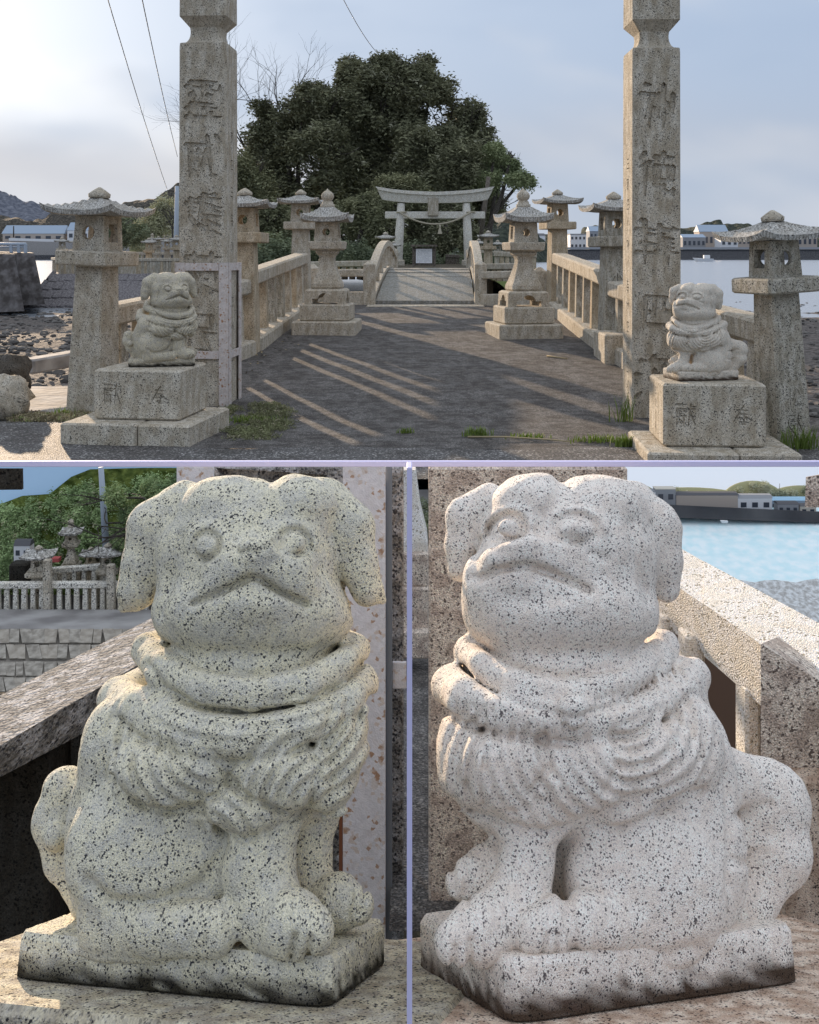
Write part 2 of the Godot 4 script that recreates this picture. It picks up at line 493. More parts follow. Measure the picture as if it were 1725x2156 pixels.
	M.far_hill = mat(blotches(512, 37, 0.03, lin(0.09, 0.10, 0.13), lin(0.19, 0.20, 0.235)), 0.006, Color.WHITE, rough, 250.0, 0.95)  # blue grey carries the distance haze, painted into the hill colour
	M.far_wood = mat(blotches(512, 38, 0.05, lin(0.02, 0.028, 0.022), lin(0.075, 0.085, 0.06)), 0.02, Color.WHITE, rough, 150.0, 0.95)
	M.water = plain(lin(0.30, 0.33, 0.37), 0.22)
	M.water.normal_enabled = true
	var wn := FastNoiseLite.new(); wn.seed = 4; wn.frequency = 0.03; wn.fractal_octaves = 3
	var wi := wn.get_seamless_image(512, 512)
	wi.convert(Image.FORMAT_L8)
	wi.bump_map_to_normal_map(4.0)
	M.water.normal_texture = ImageTexture.create_from_image(wi); M.water.normal_scale = 0.5
	M.water.uv1_triplanar = true; M.water.uv1_world_triplanar = true; M.water.uv1_scale = Vector3(0.10, 0.1, 0.22)
	M.sea_near = mat(blotches(512, 39, 0.03, lin(0.66, 0.88, 0.92), lin(0.86, 0.96, 0.97)), 0.6, Color.WHITE, rough, 0.4, 0.5)
	M.leaf = leafy(); M.leaf_dry = leafy(0.8)
	M.bark = mat(blotches(256, 33, 0.05, lin(0.04, 0.035, 0.03), lin(0.12, 0.105, 0.09)), 0.9, Color.WHITE, rough, 2.0, 0.95)
	M.twig = plain(lin(0.05, 0.045, 0.04), 0.9)
	M.steel = mat(speckle(512, 44, lin(0.62, 0.57, 0.55), 0.05, 0.06, 247.0, lin(0.36, 0.2, 0.12), lin(0.5, 0.42, 0.37), lin(0.52, 0.47, 0.45), 0.6), 1.6, Color.WHITE, fine, 0.1, 0.5, false)
	M.steel_white = mat(speckle(512, 45, lin(0.76, 0.75, 0.78), 0.04, 0.07, 248.0, lin(0.42, 0.26, 0.17), lin(0.64, 0.55, 0.49), lin(0.70, 0.68, 0.70), 0.5), 1.8, Color.WHITE, fine, 0.1, 0.45, false)
	M.rust = plain(lin(0.20, 0.075, 0.035), 0.9)
	M.edge = plain(lin(0.20, 0.22, 0.25), 0.5)
	M.lavender = plain(Color(0.86, 0.85, 1.0), 0.6)
	M.white = plain(lin(0.72, 0.73, 0.75), 0.6)
	M.cream = plain(lin(0.60, 0.56, 0.48), 0.8)
	M.tan = plain(lin(0.46, 0.40, 0.35), 0.8)
	M.greywall = plain(lin(0.30, 0.31, 0.33), 0.8)
	M.bluegrey = plain(lin(0.30, 0.38, 0.48), 0.6)
	M.skyroof = plain(lin(0.36, 0.58, 0.75), 0.6)
	M.darkroof = plain(lin(0.09, 0.09, 0.10), 0.7)
	M.pane = plain(lin(0.06, 0.07, 0.09), 0.2)
	M.seawall = mat(blotches(256, 46, 0.05, lin(0.05, 0.05, 0.055), lin(0.12, 0.12, 0.125)), 0.1, Color.WHITE, rough, 8.0, 0.9)
	M.wood = mat(blotches(256, 47, 0.03, lin(0.09, 0.075, 0.06), lin(0.20, 0.175, 0.15)), 1.5, Color.WHITE, fine, 0.3, 0.9)
	M.rope = plain(lin(0.42, 0.38, 0.29), 0.95)
	M.paper = plain(lin(0.92, 0.93, 0.94), 0.7)
	M.pole = plain(lin(0.38, 0.44, 0.52), 0.6)
	M.wire = plain(lin(0.03, 0.03, 0.035), 0.6)
	M.clump = leaf_clump(9, 0.42, 3)
	M.clump_fine = leaf_clump(12, 0.30, 4)

func make_glyphs() -> void:
	glyph = {
		"rei": "2181 1313 1283 9392 5154 2433 3435 6272 6474 2676 1787 4648 6668 2829 7869 1999",
		"i": "1272 2229 2249 6079 7989 8091 3454 4347 6349 2858 3535",
		"go": "2131 1242 2333 2434 2537 3637 5161 4191 5060 8070 5246 4293 5394 5595 5697 4799 7758",
		"man": "1191 3032 7072 2484 2446 8486 2666 5349 1679 1699",
		"tami": "2171 7174 2474 2129 1585 5579 2969",
		"kami": "2030 1242 4227 3339 4557 6069 5286 5256 8286 5484 6669",
		"toku": "2011 3213 2329 4181 6062 4383 4346 8386 5356 7376 4686 5747 4789 6768 8889",
		"ki": "1020 2029 0242 1343 1545 1343 0747 5282 5162 8292 5363 5484 5585 5686 4797 7479",
		"shi": "2282 2228 8288 4246 6265 4635 6585 2888",
		"umi": "1121 0414 0918 4031 3191 4349 4989 8378 3585 5457 4787 6267",
		"hou": "2272 3474 1686 5041 4108 5597 3878 4969 5659",
		"ken": "1050 3040 1252 1219 2333 4353 2434 4555 1545 1848 1549 4549 2737 6292 7069 7499 8191",
		"sho": "5059 5948 3216 7296",
		"rin": "1343 3039 3316 3355 5393 7079 7356 7396",
		"matsu": "1343 3039 3316 3455 6055 7093 6558 5898 7798",
		"san": "2272 2575 1898"}

# ------------------------------------------------------------------ ground, sea and far shores
func left_edge(d: float) -> float:
	return lerpf(-3.0, -1.9, smoothstep(9.5, 19.5, d))

func make_ground() -> void:
	var n := FastNoiseLite.new(); n.seed = 8; n.frequency = 0.35; n.fractal_octaves = 4
	# mud, foreshore and sea bed in one sheet
	var st := S(true)
	var xs := []
	var ds := []
	for i in 141: xs.append(-70.0 + i)
	xs = [-4000.0, -900.0, -250.0] + xs + [250.0, 900.0, 4000.0]
	var d := 6.95
	while d < 75.0:
		ds.append(d); d += 0.35 + d * 0.006
	ds += [90.0, 130.0, 250.0, 500.0, 1200.0, 4500.0]
	var h := func(x: float, dd: float) -> float:
		var y := lerpf(-0.5, -0.93, smoothstep(9.0, 52.0, dd))
		y += n.get_noise_2d(x, dd) * 0.16 * (1.0 - smoothstep(50.0, 80.0, dd))
		y = lerpf(y, -1.5, smoothstep(50.0, 90.0, dd))
		var near_left: float = (1.0 - smoothstep(11.6, 12.6, dd + (x + 3.0) * 0.12)) * (1.0 - smoothstep(-2.9, -2.2, x))
		y = lerpf(y, -0.03, near_left)
		y = lerpf(y, -0.06, (1.0 - smoothstep(8.6, 9.6, dd)) * smoothstep(2.0, 2.6, x) * (1.0 - smoothstep(3.2, 4.2, x)))
		if x > -3.2 and x < 3.0 and dd < 20.8: y = minf(y, -0.4)
		return y
	for j in ds.size() - 1:
		for i in xs.size() - 1:
			var c := []
			for q in [[i, j + 1], [i + 1, j + 1], [i + 1, j], [i, j]]:
				c.append(Vector3(xs[q[0]], h.call(xs[q[0]], ds[q[1]]), -ds[q[1]]))
			quad(st, c[0], c[1], c[2], c[3])
	tag(struct("mud_flat", st, M.mud), "brown tidal mud flat and foreshore beside the stone avenue")
	# the lower ground in front of the avenue, on which the two close statues stand
	st = S()
	quad(st, Vector3(-300, -2.6, -6.9), Vector3(300, -2.6, -6.9), Vector3(300, -2.6, 60), Vector3(-300, -2.6, 60))
	struct("lower_ground", st, M.earth)
	st = S()
	quad(st, Vector3(-300, -0.06, -6.92), Vector3(300, -0.06, -6.92), Vector3(300, -2.6, -6.9), Vector3(-300, -2.6, -6.9))
	struct("retaining_wall", st, M.concrete)
	# road
	st = S(true)
	sheet(st, 40, 90, func(a: float, b: float) -> Vector3:
		var dd := 20.75 - b * (20.75 - 8.05)
		var xl := left_edge(dd) - 0.1
		var xr := 2.75
		var x := lerpf(xl, xr, a)
		return Vector3(x, rise(dd) + n.get_noise_2d(x * 2.0, dd * 2.0) * 0.012, -dd))
	tag(struct("avenue_pavement", st, M.asphalt), "dark worn asphalt of the avenue between the stone fences")
	st = S(true)
	sheet(st, 60, 20, func(a: float, b: float) -> Vector3:
		var x := lerpf(-6.0, 4.2, a)
		var dd := lerpf(lerpf(9.25, 8.05, smoothstep(-3.0, -1.6, x)) + 0.12 * n.get_noise_1d(x * 3.0), 6.93, b)
		return Vector3(x, 0.006 + n.get_noise_2d(x * 2.0, dd * 2.0) * 0.012, -dd))
	tag(struct("road_apron", st, M.apron), "coarse grey asphalt in front of the avenue")
	st = S(true)
	sheet(st, 20, 20, func(a: float, b: float) -> Vector3:
		var dd := lerpf(11.9, 8.9, b)
		var x := lerpf(-9.0, left_edge(dd) - 0.12, a)
		return Vector3(x, -0.012 + n.get_noise_2d(x, dd) * 0.03, -dd))
	tag(struct("concrete_pavement", st, M.concrete), "worn concrete beside the left lantern")
	# water
	st = S(true)
	var w := [-5000.0, -400.0, -60.0, 60.0, 400.0, 5000.0]
	var wd := [30.0, 60.0, 150.0, 500.0, 5500.0]
	for j in 4:
		for i in 5: quad(st, Vector3(w[i], -0.85, -wd[j + 1]), Vector3(w[i + 1], -0.85, -wd[j + 1]), Vector3(w[i + 1], -0.85, -wd[j]), Vector3(w[i], -0.85, -wd[j]))
	tag(struct("sea_water", st, M.water), "pale calm sea of the inlet")
	# pebbles on the mud
	var pebble := S()
	lathe(pebble, [[-0.5, 0.25], [-0.2, 0.5], [0.15, 0.48], [0.4, 0.2]], 6)
	var pm := done(pebble)
	var mm := MultiMesh.new(); mm.transform_format = MultiMesh.TRANSFORM_3D; mm.use_colors = true; mm.mesh = pm
	mm.instance_count = 5200
	var r := RandomNumberGenerator.new(); r.seed = 4
	for i in 5200:
		var dd := 12.5 + pow(r.randf(), 1.7) * 40.0
		var x := r.randf_range(-0.42, -0.1) * dd - 1.2
		if i % 3 == 0: x = 3.3 + r.randf() * dd * 0.4
		var k := r.randf_range(0.05, 0.19) * (0.5 + r.randf())
		mm.set_instance_transform(i, Transform3D(Basis.from_euler(Vector3(r.randf() * 6, r.randf() * 6, r.randf() * 6)).scaled(Vector3(k, k * 0.6, k)), Vector3(x, h.call(x, dd) + k * 0.1, -dd)))
		var g := r.randf_range(0.05, 0.17)
		mm.set_instance_color(i, Color(g, g * 0.93, g * 0.86))
	var o := MultiMeshInstance3D.new(); o.multimesh = mm; o.name = "shore_stones"
	var pmat := plain(Color.WHITE, 0.9); pmat.vertex_color_use_as_albedo = true
	o.material_override = pmat
	tag(o, "loose wet stones strewn over the mud flat", "stones", "", "stuff")
	add_child(o)

func building(label: String, c: Vector3, size: Vector3, wall: Material, top: Material, pitched := 0.0, windows := 0, rows := 1, cat := "building", called := "warehouse") -> Node3D:   # c = middle of the front foot
	var t := thing(called, label, cat, c)
	var st := S()
	block(st, Vector3(0, size.y / 2, -size.z / 2), size, size.y * 0.01)
	part("wall", st, wall, t)
	st = S()
	var w := size.x * 0.52
	var dd := size.z * 0.52
	if pitched > 0.0:
		var y := size.y + size.y * 0.004
		hexa(st, [Vector3(w, y, -size.z / 2 - dd), Vector3(w, y, -size.z / 2 + dd), Vector3(-w, y, -size.z / 2 + dd), Vector3(-w, y, -size.z / 2 - dd)],
			[Vector3(w * 0.97, y + pitched, -size.z / 2 - 0.02), Vector3(w * 0.97, y + pitched, -size.z / 2 + 0.02), Vector3(-w * 0.97, y + pitched, -size.z / 2 + 0.02), Vector3(-w * 0.97, y + pitched, -size.z / 2 - 0.02)])
	else:
		block(st, Vector3(0, size.y + size.y * 0.03, -size.z / 2), Vector3(w * 2, size.y * 0.06, dd * 2), 0.0)
	part("roof", st, top, t)
	for k in rows:
		for i in windows:
			st = S()
			var ww := size.x / windows * 0.5
			block(st, Vector3((float(i) + 0.5) / windows * size.x - size.x / 2, size.y * (float(k) + 0.55) / rows, size.z * 0.005), Vector3(ww, size.y * 0.34 / rows, size.z * 0.02), 0.0)
			part("window", st, M.pane, t)
	return t

func make_far_shores() -> void:
	var D := 430.0
	# right shore: sea wall, land, works buildings, wooded rise
	var st := S()
	var a := P(1040, 520, D)
	var b := P(2100, 520, D)
	hexa(st, [Vector3(b.x, -1.5, -D - 60), Vector3(b.x, -1.5, -D + 3), Vector3(a.x, -1.5, -D + 3), Vector3(a.x, -1.5, -D - 60)], [Vector3(b.x, 3.4, -D - 60), Vector3(b.x, 3.4, -D), Vector3(a.x, 3.4, -D), Vector3(a.x, 3.4, -D - 60)])
	tag(part("sea_wall", st, M.seawall), "long dark sea wall along the far right shore", "wall")
	st = S()
	beam(st, Vector3(a.x, 3.9, -D + 0.4), Vector3(b.x, 3.9, -D + 0.4), 0.8, 0.9, 0.0)
	tag(part("parapet", st, M.greywall), "pale parapet on top of the far right sea wall", "parapet")
	var g := "works buildings on the far right shore"
	var list := [[1135, 27.0, 512, 496, "white", "darkroof", 1.0, 4, 1, "small white building on the far shore right of the bridge lanterns"],
		[1172, 17.0, 520, 484, "white", "greywall", 0.0, 2, 3, "tall white narrow block left of the right arched-roof lantern post"],
		[1226, 50.0, 520, 494, "white", "greywall", 0.0, 6, 2, "white open framed works beside the right lantern post"],
		[1262, 40.0, 520, 487, "greywall", "bluegrey", 2.2, 5, 2, "grey works building with pale roof left of the right pillar"],
		[1462, 48.0, 520, 500, "greywall", "bluegrey", 1.5, 5, 1, "low grey shed just right of the right pillar"],
		[1503, 60.0, 520, 488, "tan", "bluegrey", 3.2, 6, 1, "long shed with blue grey roof behind the right dog statue"],
		[1536, 36.0, 520, 498, "white", "white", 2.0, 3, 1, "little white gabled shed near the white boat"],
		[1576, 44.0, 520, 492, "tan", "cream", 1.6, 5, 1, "tan shed under the right lantern's roof"],
		[1690, 62.0, 520, 494, "tan", "darkroof", 1.5, 6, 1, "brown shed right of the right lantern's fire box"]]
	for k in list.size():
		var q: Array = list[k]
		var dist := D + 8.0 + (k % 3) * 14.0
		var c := P(q[0], 520, dist); c.y = 3.4
		var height: float = (HV - q[3]) * dist / F + EYE - 3.4
		var t := building(q[9], c, Vector3(q[1] * dist / F, height, 9.0), M[q[4]], M[q[5]], q[6], q[7], q[8])
		t.set_meta("group", g)
	st = S(true)
	ridge(st, [P(1020, 512, 560), P(1150, 496, 560), P(1250, 490, 560), P(1330, 487, 560), P(1440, 482, 560), P(1500, 479, 560), P(1560, 484, 560), P(1640, 500, 560), P(1712, 502, 560), P(2000, 495, 560)], 60, 5.0, 71, 220, 10)
	tag(struct("wooded_hill", st, M.far_wood), "low dark wooded rise along the far right shore")
	st = S(true)
	ridge(st, [P(985, 520, 330), P(1050, 462, 330), P(1075, 452, 330), P(1100, 466, 330), P(1128, 500, 330), P(1150, 545, 330)], 30, 5.0, 72, 90, 12)
	tag(struct("wooded_hill", st, M.far_wood), "small dark hill seen between the gate and the right lantern")
	# motor boat
	var t := thing("motor_boat", "small white motor boat on the water right of the right pillar", "boat", Vector3(P(1486, 546, 330).x, -0.85, -330))
	st = S()
	loft(st, [PackedVector3Array([Vector3(2.0, 0, -0.7), Vector3(2.0, 0, 0.7), Vector3(-2.4, 0, 0.7), Vector3(-3.0, 0, 0), Vector3(-2.4, 0, -0.7)]), PackedVector3Array([Vector3(2.4, 0.9, -1), Vector3(2.4, 0.9, 1), Vector3(-2.6, 1.0, 1), Vector3(-4.2, 1.2, 0), Vector3(-2.6, 1.0, -1)])])
	part("hull", st, M.white, t)
	st = S()
	block(st, Vector3(0.3, 1.5, 0), Vector3(1.9, 1.1, 1.3), 0.1)
	part("cabin", st, M.white, t)
	# left shore
	st = S()
	a = P(-400, 520, D); b = P(400, 520, D)
	hexa(st, [Vector3(b.x, -1.5, -D - 60), Vector3(b.x, -1.5, -D + 2), Vector3(a.x, -1.5, -D + 2), Vector3(a.x, -1.5, -D - 60)], [Vector3(b.x, 6.6, -D - 60), Vector3(b.x, 6.6, -D), Vector3(a.x, 6.6, -D), Vector3(a.x, 6.6, -D - 60)])
	tag(part("sea_wall", st, M.concrete), "tall grey concrete quay wall on the far left shore", "wall")
	st = S()
	beam(st, Vector3(a.x, 0.1, -D + 3.2), Vector3(b.x, 0.1, -D + 3.2), 3.0, 2.0, 0.0)
	tag(part("tide_step", st, M.seawall), "dark stained step at the foot of the far left quay wall", "wall")
	g = "buildings behind the far left quay"
	var l2 := [[70, 128.0, 502, 497, "tan", "bluegrey", 3.6, 6, 1, "long shed with pale blue gabled roof behind the left quay"],
		[28, 40.0, 502, 493, "greywall", "darkroof", 1.5, 3, 1, "dark roofed house at the left edge behind the quay"],
		[140, 46.0, 502, 494, "cream", "darkroof", 2.0, 4, 1, "cream house left of the left lantern's fire box"],
		[172, 60.0, 502, 490, "white", "bluegrey", 3.4, 4, 1, "white house with pale roof behind the left lantern's fire box"],
		[285, 44.0, 506, 496, "greywall", "bluegrey", 3.0, 3, 1, "blue roofed house right of the left lantern's fire box"],
		[352, 40.0, 506, 496, "tan", "darkroof", 2.5, 3, 1, "dark roofed house beside the left pillar"]]
	for k in l2.size():
		var q: Array = l2[k]
		var dist := D + 6.0 + (k % 3) * 16.0
		var c := P(q[0], 520, dist); c.y = 6.6
		var height: float = (HV - q[3]) * dist / F + EYE - 6.6 + 1.0
		var bl := building(q[9], c, Vector3(q[1] * dist / F, height, 9.0), M[q[4]], M[q[5]], q[6], q[7], q[8], "house", "shore_house")
		bl.set_meta("group", g)
	st = S()
	beam(st, P(20, 504, D + 4.0), P(131, 507, D + 4.0), 1.2, 1.1, 0.0)
	tag(part("white_canopy", st, M.white), "long white canopy edge along the left quay shed", "canopy")
	st = S(true)
	ridge(st, [P(-250, 425, 1500), P(-60, 405, 1500), P(20, 418, 1500), P(70, 434, 1500), P(110, 437, 1500), P(170, 452, 1500), P(260, 450, 1500), P(420, 460, 1500)], 160, 16.0, 73, 160, 12)
	tag(struct("far_hill", st, M.far_hill), "hill farthest off at the left, blue grey with painted haze")
	st = S(true)
	ridge(st, [P(-300, 480, 620), P(-40, 462, 620), P(40, 464, 620), P(130, 462, 620), P(200, 442, 620), P(265, 428, 620), P(310, 424, 620), P(350, 408, 620), P(400, 400, 620), P(480, 404, 620), P(600, 440, 620)], 70, 9.0, 74, 220, 16)
	tag(struct("wooded_hill", st, M.hill), "brown wooded hill behind the houses at the left")
	for q in [[30, 462, 14.0], [362, 400, 20.0]]:
		pass
	# bamboo grove beside the left pillar
	var lobes := []
	var r := RandomNumberGenerator.new(); r.seed = 14
	for i in 16:
		var u := 285.0 + i * 7.5 + r.randf_range(-4, 4)
		var v := lerpf(500.0, 440.0, clampf((u - 280.0) / 60.0, 0, 1)) + r.randf_range(-8, 8)
		lobes.append([P(u, v + 18, 190 + r.randf_range(-6, 6)), Vector3(1.6, 3.4, 1.6)])
	var o := crown("bamboo_grove", lobes, 2600, 1.1, 31, [lin(0.10, 0.10, 0.035), lin(0.30, 0.27, 0.12)], M.clump, M.leaf_dry, null, -0.5)
	tag(o, "yellow green bamboo grove at the foot of the hill left of the left pillar", "bamboo", "", "stuff")
	bush("round_bush", "round dark shrub behind the left embankment fence", P(262, 515, 60), 1.1, 700, 33)

func bush(called: String, label: String, base: Vector3, r: float, n: int, seed_: int, colours := [], cat := "shrub") -> Node3D:
	var t := thing(called, label, cat, base)
	if colours.is_empty(): colours = [lin(0.012, 0.017, 0.009), lin(0.06, 0.075, 0.03)]
	crown("foliage", [[Vector3(0, r * 0.75, 0), Vector3(r, r * 0.8, r)], [Vector3(r * 0.5, r * 0.5, 0.1), Vector3(r * 0.8, r * 0.55, r * 0.8)], [Vector3(-r * 0.55, r * 0.55, 0), Vector3(r * 0.75, r * 0.6, r * 0.8)]], n, r * 0.34, seed_, colours, M.clump, M.leaf, t)
	var st := S()
	tube(st, [Vector3(0, -0.1, 0), Vector3(0.03, r * 0.5, 0)], r * 0.07, r * 0.04)
	part("stem", st, M.bark, t)
	return t

# ------------------------------------------------------------------ the shrine island with its trees and gate
func make_island() -> void:
	var n := FastNoiseLite.new(); n.seed = 18; n.frequency = 0.25
	var st := S(true)
	sheet(st, 50, 40, func(a: float, b: float) -> Vector3:
		var dd := lerpf(95.0, 30.2, b)
		var x := lerpf(lerpf(-13.0, -4.6, smoothstep(74.0, 56.0, dd)), lerpf(6.5, 3.6, smoothstep(46.0, 30.2, dd)), a)
		var edge := 1.0 - pow(absf(a * 2.0 - 1.0), 8.0)
		return Vector3(x, lerpf(-1.4, 0.92 + n.get_noise_2d(x, dd) * 0.12, edge), -dd))
	tag(struct("island_ground", st, M.grass), "grassy ground of the wooded shrine island beyond the bridge")
	st = S(true)
	sheet(st, 6, 12, func(a: float, b: float) -> Vector3:
		var dd := lerpf(50.0, 30.3, b)
		return Vector3(lerpf(-0.6, 2.2, a), 1.07, -dd))
	tag(struct("island_path", st, M.earth), "bare earth path from the bridge to the shrine gate")
	var dark := [lin(0.014, 0.015, 0.007), lin(0.052, 0.052, 0.021), lin(0.09, 0.088, 0.045)]
	var olive := [lin(0.018, 0.021, 0.009), lin(0.075, 0.074, 0.027)]
	# each tree: name, label, base pixel x, distance, limbs as [u, v, ru, rv] lobes, leaf counts, colours
	tree("broadleaf_tree", "tallest dark evergreen tree at the middle of the shrine grove", 850, 57, [[760, 185, 75, 62], [850, 165, 90, 55], [905, 190, 70, 60], [700, 230, 80, 60], [800, 260, 95, 75], [930, 260, 70, 70], [740, 135, 32, 26], [880, 128, 40, 24], [985, 240, 45, 50], [800, 135, 40, 26], [780, 300, 130, 90], [880, 330, 110, 90], [665, 190, 40, 30]], 11500, 51, dark, 0.62)
	tree("broadleaf_tree", "broad dark evergreen tree left of centre in the shrine grove", 640, 54, [[600, 250, 75, 60], [640, 205, 45, 35], [680, 320, 90, 75], [570, 330, 65, 65], [620, 400, 85, 60], [720, 400, 80, 60], [560, 470, 60, 50], [700, 360, 100, 90], [600, 480, 70, 50]], 8200, 52, dark, 0.6)
	tree("broadleaf_tree", "dark evergreen tree on the right side of the shrine grove", 985, 56, [[960, 320, 75, 70], [1005, 290, 38, 50], [900, 380, 95, 70], [990, 390, 60, 55], [850, 320, 80, 60], [1020, 430, 42, 40], [1032, 350, 42, 42], [1045, 405, 40, 34], [930, 350, 110, 100], [1000, 360, 50, 50]], 7600, 53, dark, 0.6)
	tree("olive_tree", "yellowish green tree between the left pillar and the dark grove", 515, 50, [[515, 350, 36, 42], [545, 395, 50, 45], [505, 420, 42, 45], [560, 450, 60, 40]], 3400, 54, olive, 0.5)
	tree("spreading_tree", "thin leaved tree whose branch spreads to the right over the gate", 1010, 52, [[1060, 345, 36, 26], [1100, 368, 32, 16], [1045, 310, 26, 24], [1075, 320, 20, 14], [1030, 370, 34, 26]], 2300, 55, [lin(0.03, 0.045, 0.014), lin(0.11, 0.135, 0.04)], 0.42)
	tree("olive_tree", "lower olive green tree in front of the grove behind the left vase lantern", 770, 46, [[760, 440, 70, 45], [700, 470, 60, 45], [810, 470, 50, 55], [840, 390, 60, 40], [640, 480, 60, 50]], 5600, 56, olive, 0.42)
	tree("olive_tree", "lower dark tree behind the notice board and the gate", 930, 48, [[900, 480, 60, 50], [960, 470, 55, 55], [1000, 500, 35, 45], [860, 520, 50, 40], [930, 430, 60, 40]], 5200, 57, dark, 0.42)
	for q in [[520, 520, 40, "leafy dark shrub behind the left pillar's neighbouring lantern", 0.9], [580, 530, 42, "dark shrub behind the left stone balustrade", 0.9], [690, 525, 43, "dark shrub behind the left vase lantern", 0.9], [760, 535, 42, "dark shrub left of the gate", 0.75], [880, 540, 44, "dark shrub behind the notice board", 0.75], [1010, 545, 44, "dark shrub right of the gate", 0.6], [955, 545, 46, "shrub between the notice board and the right gate pillar", 0.5]]:
		var p := P(q[0], 560, q[2]); p.y = 0.85
		bush("dark_shrub", q[3], p, q[4], 900, 60 + int(q[0]) % 37)
	# bare trees
	for q in [["leafless tree rising behind the left pillar", 552, 56, 0.0, 77, 9.4, 5], ["leafless twiggy tree at the right edge of the grove", 1022, 58, 0.08, 78, 5.2, 4], ["small leafless tree behind the left utility pole", 366, 66, 0.0, 79, 3.4, 4]]:
		var p := P(q[1], 540, q[2]); p.y = 0.7
		var t := thing("bare_tree", q[0], "tree", p)
		var rg := RandomNumberGenerator.new(); rg.seed = q[4]
		st = S()
		tube(st, [Vector3(0, -0.3, 0), Vector3(0.1, q[5] * 0.25, 0), Vector3(q[3] * 2.0, q[5] * 0.5, 0)], 0.16, 0.10)
		part("trunk", st, M.twig, t)
		st = S()
		for k in 3: limb(st, Vector3(q[3] * 2.0 * (0.6 + 0.2 * k), q[5] * (0.35 + 0.075 * k), 0), Vector3(q[3] + rg.randfn() * 0.35, 1, rg.randfn() * 0.3).normalized(), q[5] * 0.36, 0.075, q[6], rg, 0.42, 0.2)
		part("branches", st, M.twig, t)
	# shrine gate
	var gd := 40.0
	var k := gd / F
	var gx := (916.0 - CU) * k
	var t := thing("shrine_gate", "pale stone shrine gate with curved lintel and straw rope beyond the bridge", "gate", Vector3(gx, 0.95, -gd))
	var y := func(v: float) -> float: return EYE - (v - HV) * k - 0.95
	for s in [[845, 837], [982, 988]]:
		st = S(true)
		var p0 := Vector3((s[1] - 916.0) * k, 0, 0)
		var p1 := Vector3((s[0] - 916.0) * k, y.call(428), 0)
		tube(st, [p0 + Vector3(0, -0.1, 0), p0.lerp(p1, 0.5), p1], 10.0 * k, 8.0 * k, 18)
		part("pillar", st, M.pale, t)
		st = S()
		block(st, Vector3((s[1] - 916.0) * k, 0.16, 0), Vector3(0.55, 0.34, 0.55), 0.03)
		part("pillar_base", st, M.old, t)
	st = S()
	var rings := []
	for i in 25:
		var f := float(i) / 24 * 2.0 - 1.0
		var cx := f * 116.0 * k
		var lift := 0.13 * pow(absf(f), 3.0)
		var y0: float = y.call(428) + lift + 0.01
		var th := 0.28 + 0.08 * absf(f)
		var slant := 0.09 * f * absf(f)
		rings.append(PackedVector3Array([Vector3(cx + slant, y0 + th, -0.24), Vector3(cx + slant, y0 + th, 0.24), Vector3(cx - slant, y0, 0.17), Vector3(cx - slant, y0, -0.17)]))
	loft(st, rings)
	part("top_lintel", st, M.pale, t)
	st = S()
	rings = []
	for i in 25:
		var f := float(i) / 24 * 2.0 - 1.0
		var cx := f * 119.0 * k
		var y0: float = y.call(428) + 0.13 * pow(absf(f), 3.0) + 0.293 + 0.08 * absf(f)
		rings.append(PackedVector3Array([Vector3(cx + 0.1 * f, y0 + 0.13, -0.30), Vector3(cx + 0.1 * f, y0 + 0.13, 0.30), Vector3(cx, y0, 0.30), Vector3(cx, y0, -0.30)]))
	loft(st, rings)
	part("cap_stone", st, M.pale, t)
	st = S()
	block(st, Vector3(0, y.call(453), 0), Vector3(210 * k, 15 * k, 0.2), 0.02)
	part("tie_beam", st, M.pale, t)
	st = S()
	block(st, Vector3(-4 * k, y.call(436), 0.17), Vector3(22 * k, 38 * k, 0.14), 0.02)
	part("name_tablet", st, M.old, t)
	st = S(true)
	var pts := []
	for i in 17:
		var f := i / 16.0 * 2.0 - 1.0
		pts.append(Vector3(f * 74 * k, y.call(446) - 0.45 * (1.0 - f * f) - 0.03, 0.26))
	tube(st, pts, 0.035, 0.035, 8)
	for s in [-1, 1]:
		var loop := []
		for i in 13: loop.append(Vector3((s * 72.0 + 2) * k + cos(i / 12.0 * TAU) * 0.19, y.call(447), sin(i / 12.0 * TAU) * 0.21))
		tube(st, loop, 0.03, 0.03, 6)
	part("straw_rope", st, M.rope, t)
	st = S()
	lathe(st, [[0, 0.02], [-0.08, 0.05], [-0.12, 0.03], [-0.36, 0.09]], 8, Transform3D(Basis(), Vector3(10 * k, y.call(473), 0.28)))
	part("tassel", st, M.rope, t)
	# leaning post right of the gate
	st = S(true)
	tube(st, [P(1010, 520, 41.5), P(1029, 372, 41.5)], 0.10, 0.085, 10)
	tag(part("leaning_post", st, M.wood), "grey wooden post leaning beside the right end of the gate", "post")
	# notice board
	var bd := 36.0
	t = thing("notice_board", "roofed wooden notice board with a white printed sheet left of centre under the gate", "notice board", P(893, 577, bd))
	k = bd / F
	for s in [-1, 1]:
		st = S()
		block(st, Vector3(s * 22 * k, 29 * k, 0), Vector3(0.09, 62 * k, 0.09), 0.008)
		part("post", st, M.wood, t)
	st = S()
	block(st, Vector3(0, 37 * k, -0.02), Vector3(41 * k, 38 * k, 0.05), 0.005)
	part("board", st, M.wood, t)
	st = S()
	block(st, Vector3(0, 59.5 * k, 0.05), Vector3(56 * k, 4 * k, 0.3), 0.008)
	part("board_roof", st, M.wood, t)
	st = S()
	block(st, Vector3(0, 38 * k, 0.02), Vector3(34 * k, 30 * k, 0.012), 0.0)
	var sh := part("printed_sheet", st, M.paper, t)
	st = S()
	var rg := RandomNumberGenerator.new(); rg.seed = 2
